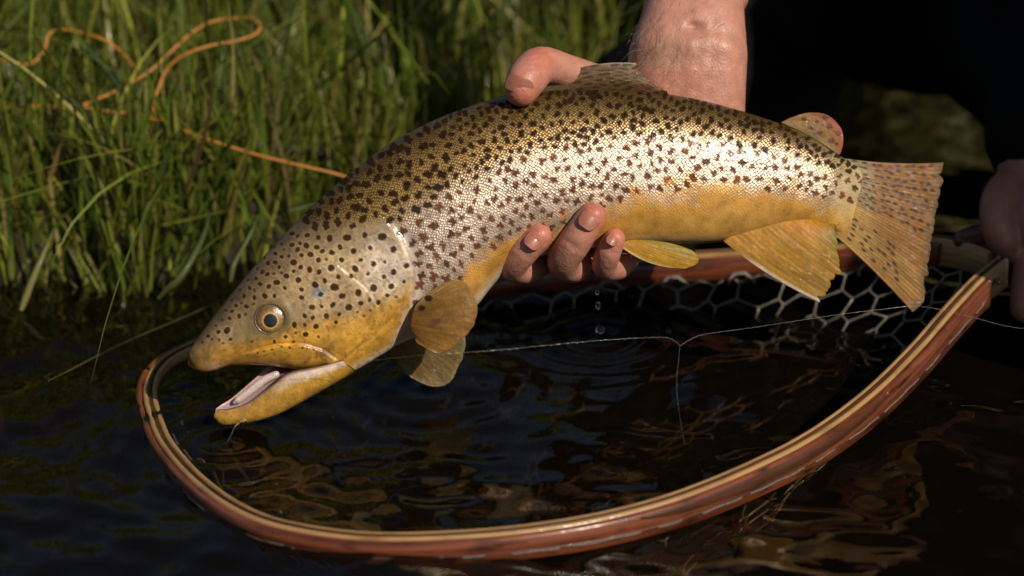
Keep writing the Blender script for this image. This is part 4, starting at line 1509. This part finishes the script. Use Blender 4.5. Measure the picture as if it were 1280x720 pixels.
# ------------------------------------------------------------------ grass on the bank
def blades(n, xs, ys, length, width, seed, lean=0.45, cols=None, segs=6, droop=0.5, zoff=0.0):
    g = np.random.default_rng(seed)
    k = len(xs)
    z0 = ground_z(xs, ys) - 0.01 + zoff
    az = g.uniform(0, 2 * np.pi, k)
    ln_ = np.asarray(length) * g.lognormal(0, 0.30, k)
    w = width * g.lognormal(0, 0.35, k)
    tilt = np.abs(g.normal(0, lean, k)) * 0.7
    bend = g.normal(0.35, droop, k)
    fa = g.uniform(0, np.pi, k)
    t = np.linspace(0, 1, segs + 1)
    an = tilt[:, None] + bend[:, None] * t[None] ** 1.6
    dx = np.sin(an) * (ln_ / segs)[:, None]
    dz = np.cos(an) * (ln_ / segs)[:, None]
    r = np.c_[np.zeros(k), np.cumsum(dx[:, :-1], 1)]
    z = np.c_[np.zeros(k), np.cumsum(dz[:, :-1], 1)]
    c = np.stack([xs[:, None] + r * np.cos(az)[:, None], ys[:, None] + r * np.sin(az)[:, None], z0[:, None] + z], -1)
    ww = w[:, None] * np.interp(t, [0, .15, .6, .9, 1], [.55, 1, .85, .35, .04])[None]
    sv = np.stack([np.cos(fa), np.sin(fa), 0 * fa], 1)[:, None] * ww[..., None] / 2
    fold = np.zeros_like(c)
    fold[..., 2] = -0.25 * ww
    v = np.stack([c - sv, c + fold, c + sv], 2)       # blade, seg, 3
    base = np.arange(k)[:, None, None] * ((segs + 1) * 3)
    s = np.arange(segs)[None, :, None] * 3
    q = np.array([[0, 1, 4, 3], [1, 2, 5, 4]])
    f = (base[..., None] + s[..., None] + q[None, None]).reshape(-1, 4)
    pal = np.array(cols)
    ci_ = g.choice(len(pal), k, p=np.array([.34, .28, .16, .10, .07, .05]))
    cc = pal[ci_] * g.lognormal(0.1, 0.28, (k, 1))
    cc = cc[:, None, None] * np.ones((1, segs + 1, 3, 1))
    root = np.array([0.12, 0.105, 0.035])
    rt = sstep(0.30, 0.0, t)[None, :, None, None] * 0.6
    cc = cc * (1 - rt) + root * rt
    return v.reshape(-1, 3), f, cc.reshape(-1, 3)


PAL = [(0.085, 0.122, 0.014), (0.145, 0.178, 0.020), (0.24, 0.25, 0.036), (0.060, 0.094, 0.016), (0.40, 0.33, 0.11), (0.22, 0.14, 0.05)]
gm = MB()
gr = np.random.default_rng(31)


def scatter(n, x0, x1, d0, d1, power=1.0):
    x = gr.uniform(x0, x1, n)
    d = d0 + (d1 - d0) * gr.random(n) ** power
    return x, bank_y(x) + d


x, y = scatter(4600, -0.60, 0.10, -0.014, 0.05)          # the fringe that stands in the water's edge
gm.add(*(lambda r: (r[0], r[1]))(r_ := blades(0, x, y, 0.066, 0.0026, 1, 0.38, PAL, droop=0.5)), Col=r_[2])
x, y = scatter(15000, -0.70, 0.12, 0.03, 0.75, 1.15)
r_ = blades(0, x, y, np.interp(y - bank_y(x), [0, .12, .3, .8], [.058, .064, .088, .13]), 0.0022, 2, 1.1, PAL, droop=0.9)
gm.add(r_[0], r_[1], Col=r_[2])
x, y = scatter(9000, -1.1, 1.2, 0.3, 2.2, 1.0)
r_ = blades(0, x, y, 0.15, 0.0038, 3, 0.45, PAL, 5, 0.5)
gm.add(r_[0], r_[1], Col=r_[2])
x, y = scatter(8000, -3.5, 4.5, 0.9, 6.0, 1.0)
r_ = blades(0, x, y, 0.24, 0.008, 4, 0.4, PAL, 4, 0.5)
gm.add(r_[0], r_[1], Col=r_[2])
x, y = scatter(5200, 0.14, 1.3, 0.0, 0.7)                  # pale dry grass beyond the angler, added to brighten what the water reflects
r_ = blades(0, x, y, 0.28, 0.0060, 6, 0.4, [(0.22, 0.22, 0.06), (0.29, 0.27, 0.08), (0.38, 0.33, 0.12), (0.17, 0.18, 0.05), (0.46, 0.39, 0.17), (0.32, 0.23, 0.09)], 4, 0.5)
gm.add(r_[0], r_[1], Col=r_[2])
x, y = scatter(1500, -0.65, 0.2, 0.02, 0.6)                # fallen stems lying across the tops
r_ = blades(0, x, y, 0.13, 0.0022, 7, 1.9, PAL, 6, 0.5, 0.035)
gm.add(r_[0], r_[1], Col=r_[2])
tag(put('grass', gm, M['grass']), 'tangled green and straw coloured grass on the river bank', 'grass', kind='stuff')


def ribbon(name, pts, w, c0, c1, label, cat, twist=0.0, group=None):
    """one broad blade or stalk; pts (px, py, depth)"""
    a = catmull(np.array([P(*p) for p in pts]), 26)
    t, n, b = frames(a)
    wv = w * np.interp(np.linspace(0, 1, 26), [0, .1, .55, .9, 1], [.6, 1, .9, .4, .06])
    sv = RT * 0.9 + FWD * 0.1
    s = np.cross(t, np.cross(sv, t))
    s /= np.linalg.norm(s, axis=1)[:, None]
    up_ = np.cross(t, s)
    v = np.stack([a - s * wv[:, None] / 2, a + up_ * wv[:, None] * .18, a + s * wv[:, None] / 2, a + up_ * wv[:, None] * .10], 1)
    c = lerp(c0, c1, np.linspace(0, 1, 26))[:, None] * np.ones((1, 4, 1))
    mb = MB()
    mb.add(v, gridf(26, 4, cv=True), Col=c.reshape(-1, 3))
    return tag(put(name, mb, M['grass'], loc=a[0]), label, cat, group)


G1, G2, STR = (0.07, 0.10, 0.03), (0.13, 0.16, 0.05), (0.33, 0.26, 0.11)
ribbon('sedge', [(198, 374, 1.075), (222, 350, 1.07), (242, 318, 1.075), (256, 288, 1.085), (262, 262, 1.10)], .0046, (0.11, 0.13, 0.04), (0.08, 0.12, 0.03),
       'broad grey green blade leaning right over the water left of the trout head', 'grass')
ribbon('sedge', [(288, 352, 1.07), (292, 330, 1.07), (304, 308, 1.075), (316, 285, 1.08), (322, 268, 1.09)], .0034, (0.12, 0.14, 0.04), (0.09, 0.13, 0.03),
       'narrow pale green blade bent above the water next to the trout forehead', 'grass')
ribbon('grass_stalk', [(26, 388, 1.075), (42, 345, 1.075), (56, 312, 1.08), (68, 284, 1.09)], .0042, (0.30, 0.25, 0.09), (0.18, 0.19, 0.06),
       'thick straw coloured stalk rising slantwise out of the water at far left', 'grass stalk')
ribbon('grass_stalk', [(291, 172, 1.20), (291, 140, 1.20), (290, 105, 1.20), (288, 72, 1.205)], .0050, (0.20, 0.20, 0.05), (0.26, 0.25, 0.06),
       'upright yellow green stalk just below the loop of orange line', 'grass stalk')
ribbon('grass_stalk', [(443, 196, 1.24), (444, 165, 1.24), (446, 138, 1.24), (447, 112, 1.24)], .0060, (0.20, 0.19, 0.07), (0.42, 0.37, 0.18),
       'short cut pale stalk standing above the trout nape', 'grass stalk')
ribbon('sedge', [(392, 100, 1.26), (418, 108, 1.25), (436, 128, 1.245), (446, 165, 1.24)], .0032, (0.12, 0.15, 0.05), (0.10, 0.12, 0.04),
       'thin green blade arching over to the cut pale stalk', 'grass')
ribbon('sedge', [(455, 30, 1.40), (478, 48, 1.39), (495, 62, 1.39), (513, 84, 1.38)], .0038, (0.24, 0.20, 0.09), (0.30, 0.25, 0.12),
       'short dry blade curving in the dark gap behind the trout back', 'grass')
ribbon('sedge', [(150, 176, 1.15), (172, 196, 1.14), (190, 218, 1.14), (205, 252, 1.13), (212, 276, 1.12)], .0036, (0.30, 0.17, 0.08), (0.22, 0.15, 0.07),
       'reddish dry blade drooping below the orange line', 'grass')
ribbon('sedge', [(100, 50, 1.17), (130, 84, 1.16), (158, 122, 1.155), (170, 152, 1.15)], .0050, (0.06, 0.10, 0.03), (0.07, 0.11, 0.04),
       'wide dark green blade crossing under the orange line at upper left', 'grass')
ribbon('sedge', [(66, 104, 1.15), (95, 132, 1.145), (118, 156, 1.14), (140, 182, 1.13)], .0042, (0.08, 0.12, 0.04), (0.10, 0.14, 0.05),
       'green blade slanting down across the lowest strand of orange line', 'grass')
ribbon('sedge', [(360, 262, 1.12), (400, 252, 1.13), (440, 246, 1.15), (480, 240, 1.18)], .0040, (0.10, 0.15, 0.05), (0.09, 0.13, 0.04),
       'green blade lying level beside the trout forehead', 'grass')
ribbon('sedge', [(445, 182, 1.25), (470, 176, 1.25), (500, 165, 1.27), (540, 140, 1.30)], .0036, (0.09, 0.14, 0.04), (0.08, 0.12, 0.04),
       'slim green blade pointing right from the cut pale stalk', 'grass')
ribbon('floating_stem', [(60, 476, 1.000), (150, 430, 1.04), (225, 398, 1.07), (300, 365, 1.10)], .0020, (0.10, 0.09, 0.03), (0.13, 0.12, 0.04),
       'thin stem lying on the water left of the net hoop', 'stem')

# ------------------------------------------------------------------ fly line, rod and leader
fl = [(-60, 140, 1.16), (14, 134, 1.15), (55, 133, 1.15), (85, 134.5, 1.15), (104, 131, 1.15), (131, 120, 1.155), (153, 109, 1.16), (186, 90, 1.165), (210, 68, 1.17), (227, 52, 1.175),
      (241, 40, 1.18), (260, 29, 1.185), (276, 25, 1.19), (301, 22.5, 1.19), (317, 24, 1.185), (325, 34, 1.18), (317, 44, 1.175), (295, 51, 1.17), (268, 56, 1.165), (241, 64, 1.16),
      (219, 76, 1.16), (205, 93, 1.16), (195, 120, 1.155), (192, 138, 1.15), (208, 153, 1.14), (232, 164, 1.135), (273, 179, 1.13), (330, 196, 1.13), (380, 208, 1.13), (425, 219, 1.135), (470, 236, 1.15), (520, 262, 1.17)]
mb = MB()
tube(mb, catmull(np.array([P(*p) for p in fl]), 300), 0.00082, 8)
fl2 = [(-60, 90, 1.18), (-10, 76, 1.175), (10, 77, 1.17), (38, 80, 1.17), (55, 62, 1.175), (62, 42, 1.18), (80, 37, 1.18), (105, 42, 1.175), (125, 48, 1.17), (143, 58, 1.17), (160, 74, 1.18), (172, 92, 1.19)]
tube(mb, catmull(np.array([P(*p) for p in fl2]), 130), 0.00082, 8)
fl3 = [(20, 150, 1.16), (60, 138, 1.155), (100, 134, 1.15), (140, 140, 1.155), (170, 142, 1.16), (195, 150, 1.16)]
tube(mb, catmull(np.array([P(*p) for p in fl3]), 60), 0.00082, 8)
tag(put('fly_line', mb, M['line'], loc=P(130, 134, 1.15)), 'orange fly line lying in loose loops over the grass', 'fishing line')

rod = empty('fishing_rod', P(330, 184, 1.16), 'black fishing rod lying in the grass behind the trout head', 'fishing rod')
ra_, rb_ = P(318, 181, 1.17), P(900, 260, 1.36)
mb = MB()
tube(mb, [ra_, ra_ * .7 + rb_ * .3, rb_], [.0016, .0024, .0036], 12)
put('shaft', mb, M['rod'], rod)
for t_ in (0.12, 0.35):
    c = ra_ * (1 - t_) + rb_ * t_
    mb = MB()
    aa_ = np.linspace(0, 2 * np.pi, 25)
    tube(mb, c + np.stack([0.0 * aa_, 0.004 * np.cos(aa_), 0.0065 + 0.004 * np.sin(aa_)], 1), .0005, 6, False)
    put('line_guide', mb, M['steel'], rod)

ld = [(352, 470, .925), (420, 456, .915), (470, 450, .905), (530, 444, .87), (585, 440.5, .87), (640, 436, .875), (700, 430, .88), (750, 425.5, .885), (800, 422.5, .89), (832, 422, .895), (845, 427, .90), (850, 432, .90),
      (860, 426, .905), (880, 418, .91), (930, 411, .92), (990, 402, .93), (1050, 393, .94), (1100, 387, .945), (1150, 383, .95), (1210, 395, .96), (1260, 408, .97), (1330, 416, .98)]
mb = MB()
lp = catmull(np.array([P(*p) for p in ld]), 420)
lp[:, 2] += 0.00012 * np.sin(np.arange(420) * 1.7)
tube(mb, lp, 0.00006, 6)
dl = catmull(np.array([P(850, 431, .90), P(848, 452, .90), P(846, 475, .90), P(847, 500, .90), P(851, 528, .905), P(856, 556, .91)]), 60)
tube(mb, dl, 0.00004, 5)
tag(put('leader', mb, M['leader'], loc=lp[0]), 'thin clear leader running from the trout mouth across the net', 'fishing line')

# ------------------------------------------------------------------ drips
def drop(name, px, py, d, rx, rz, label, group=None):
    c = P(px, py, d)
    mb = MB()
    ball(mb, c, (rx, rx, rz), 14)
    return tag(put(name, mb, M['drop'], loc=c), label, 'water drop', group)


drop('water_drop', 746.5, 366, .925, .0009, .0012, 'topmost of the drops falling from the fingertips')
drop('water_drop', 747.5, 382, .925, .0012, .0019, 'long water drop falling below the ring finger')
drop('water_drop', 750, 412, .985, .0022, .0022, 'round water drop just above the surface behind the leader')
mb = MB()
dp_ = catmull(np.array([P(303, 528, .925), P(296, 533, .925), P(291, 541, .925), P(287, 550, .925), P(284, 559, .925)]), 40)
tube(mb, dp_, np.interp(np.linspace(0, 1, 40), [0, .1, .3, .6, .8, .92, 1], [.0022, .0011, .0008, .0005, .0008, .0013, .0006]), 10)
tag(put('water_trickle', mb, M['drop'], loc=dp_[0]), 'trickle of water running off the tip of the trout lower jaw', 'water drop')
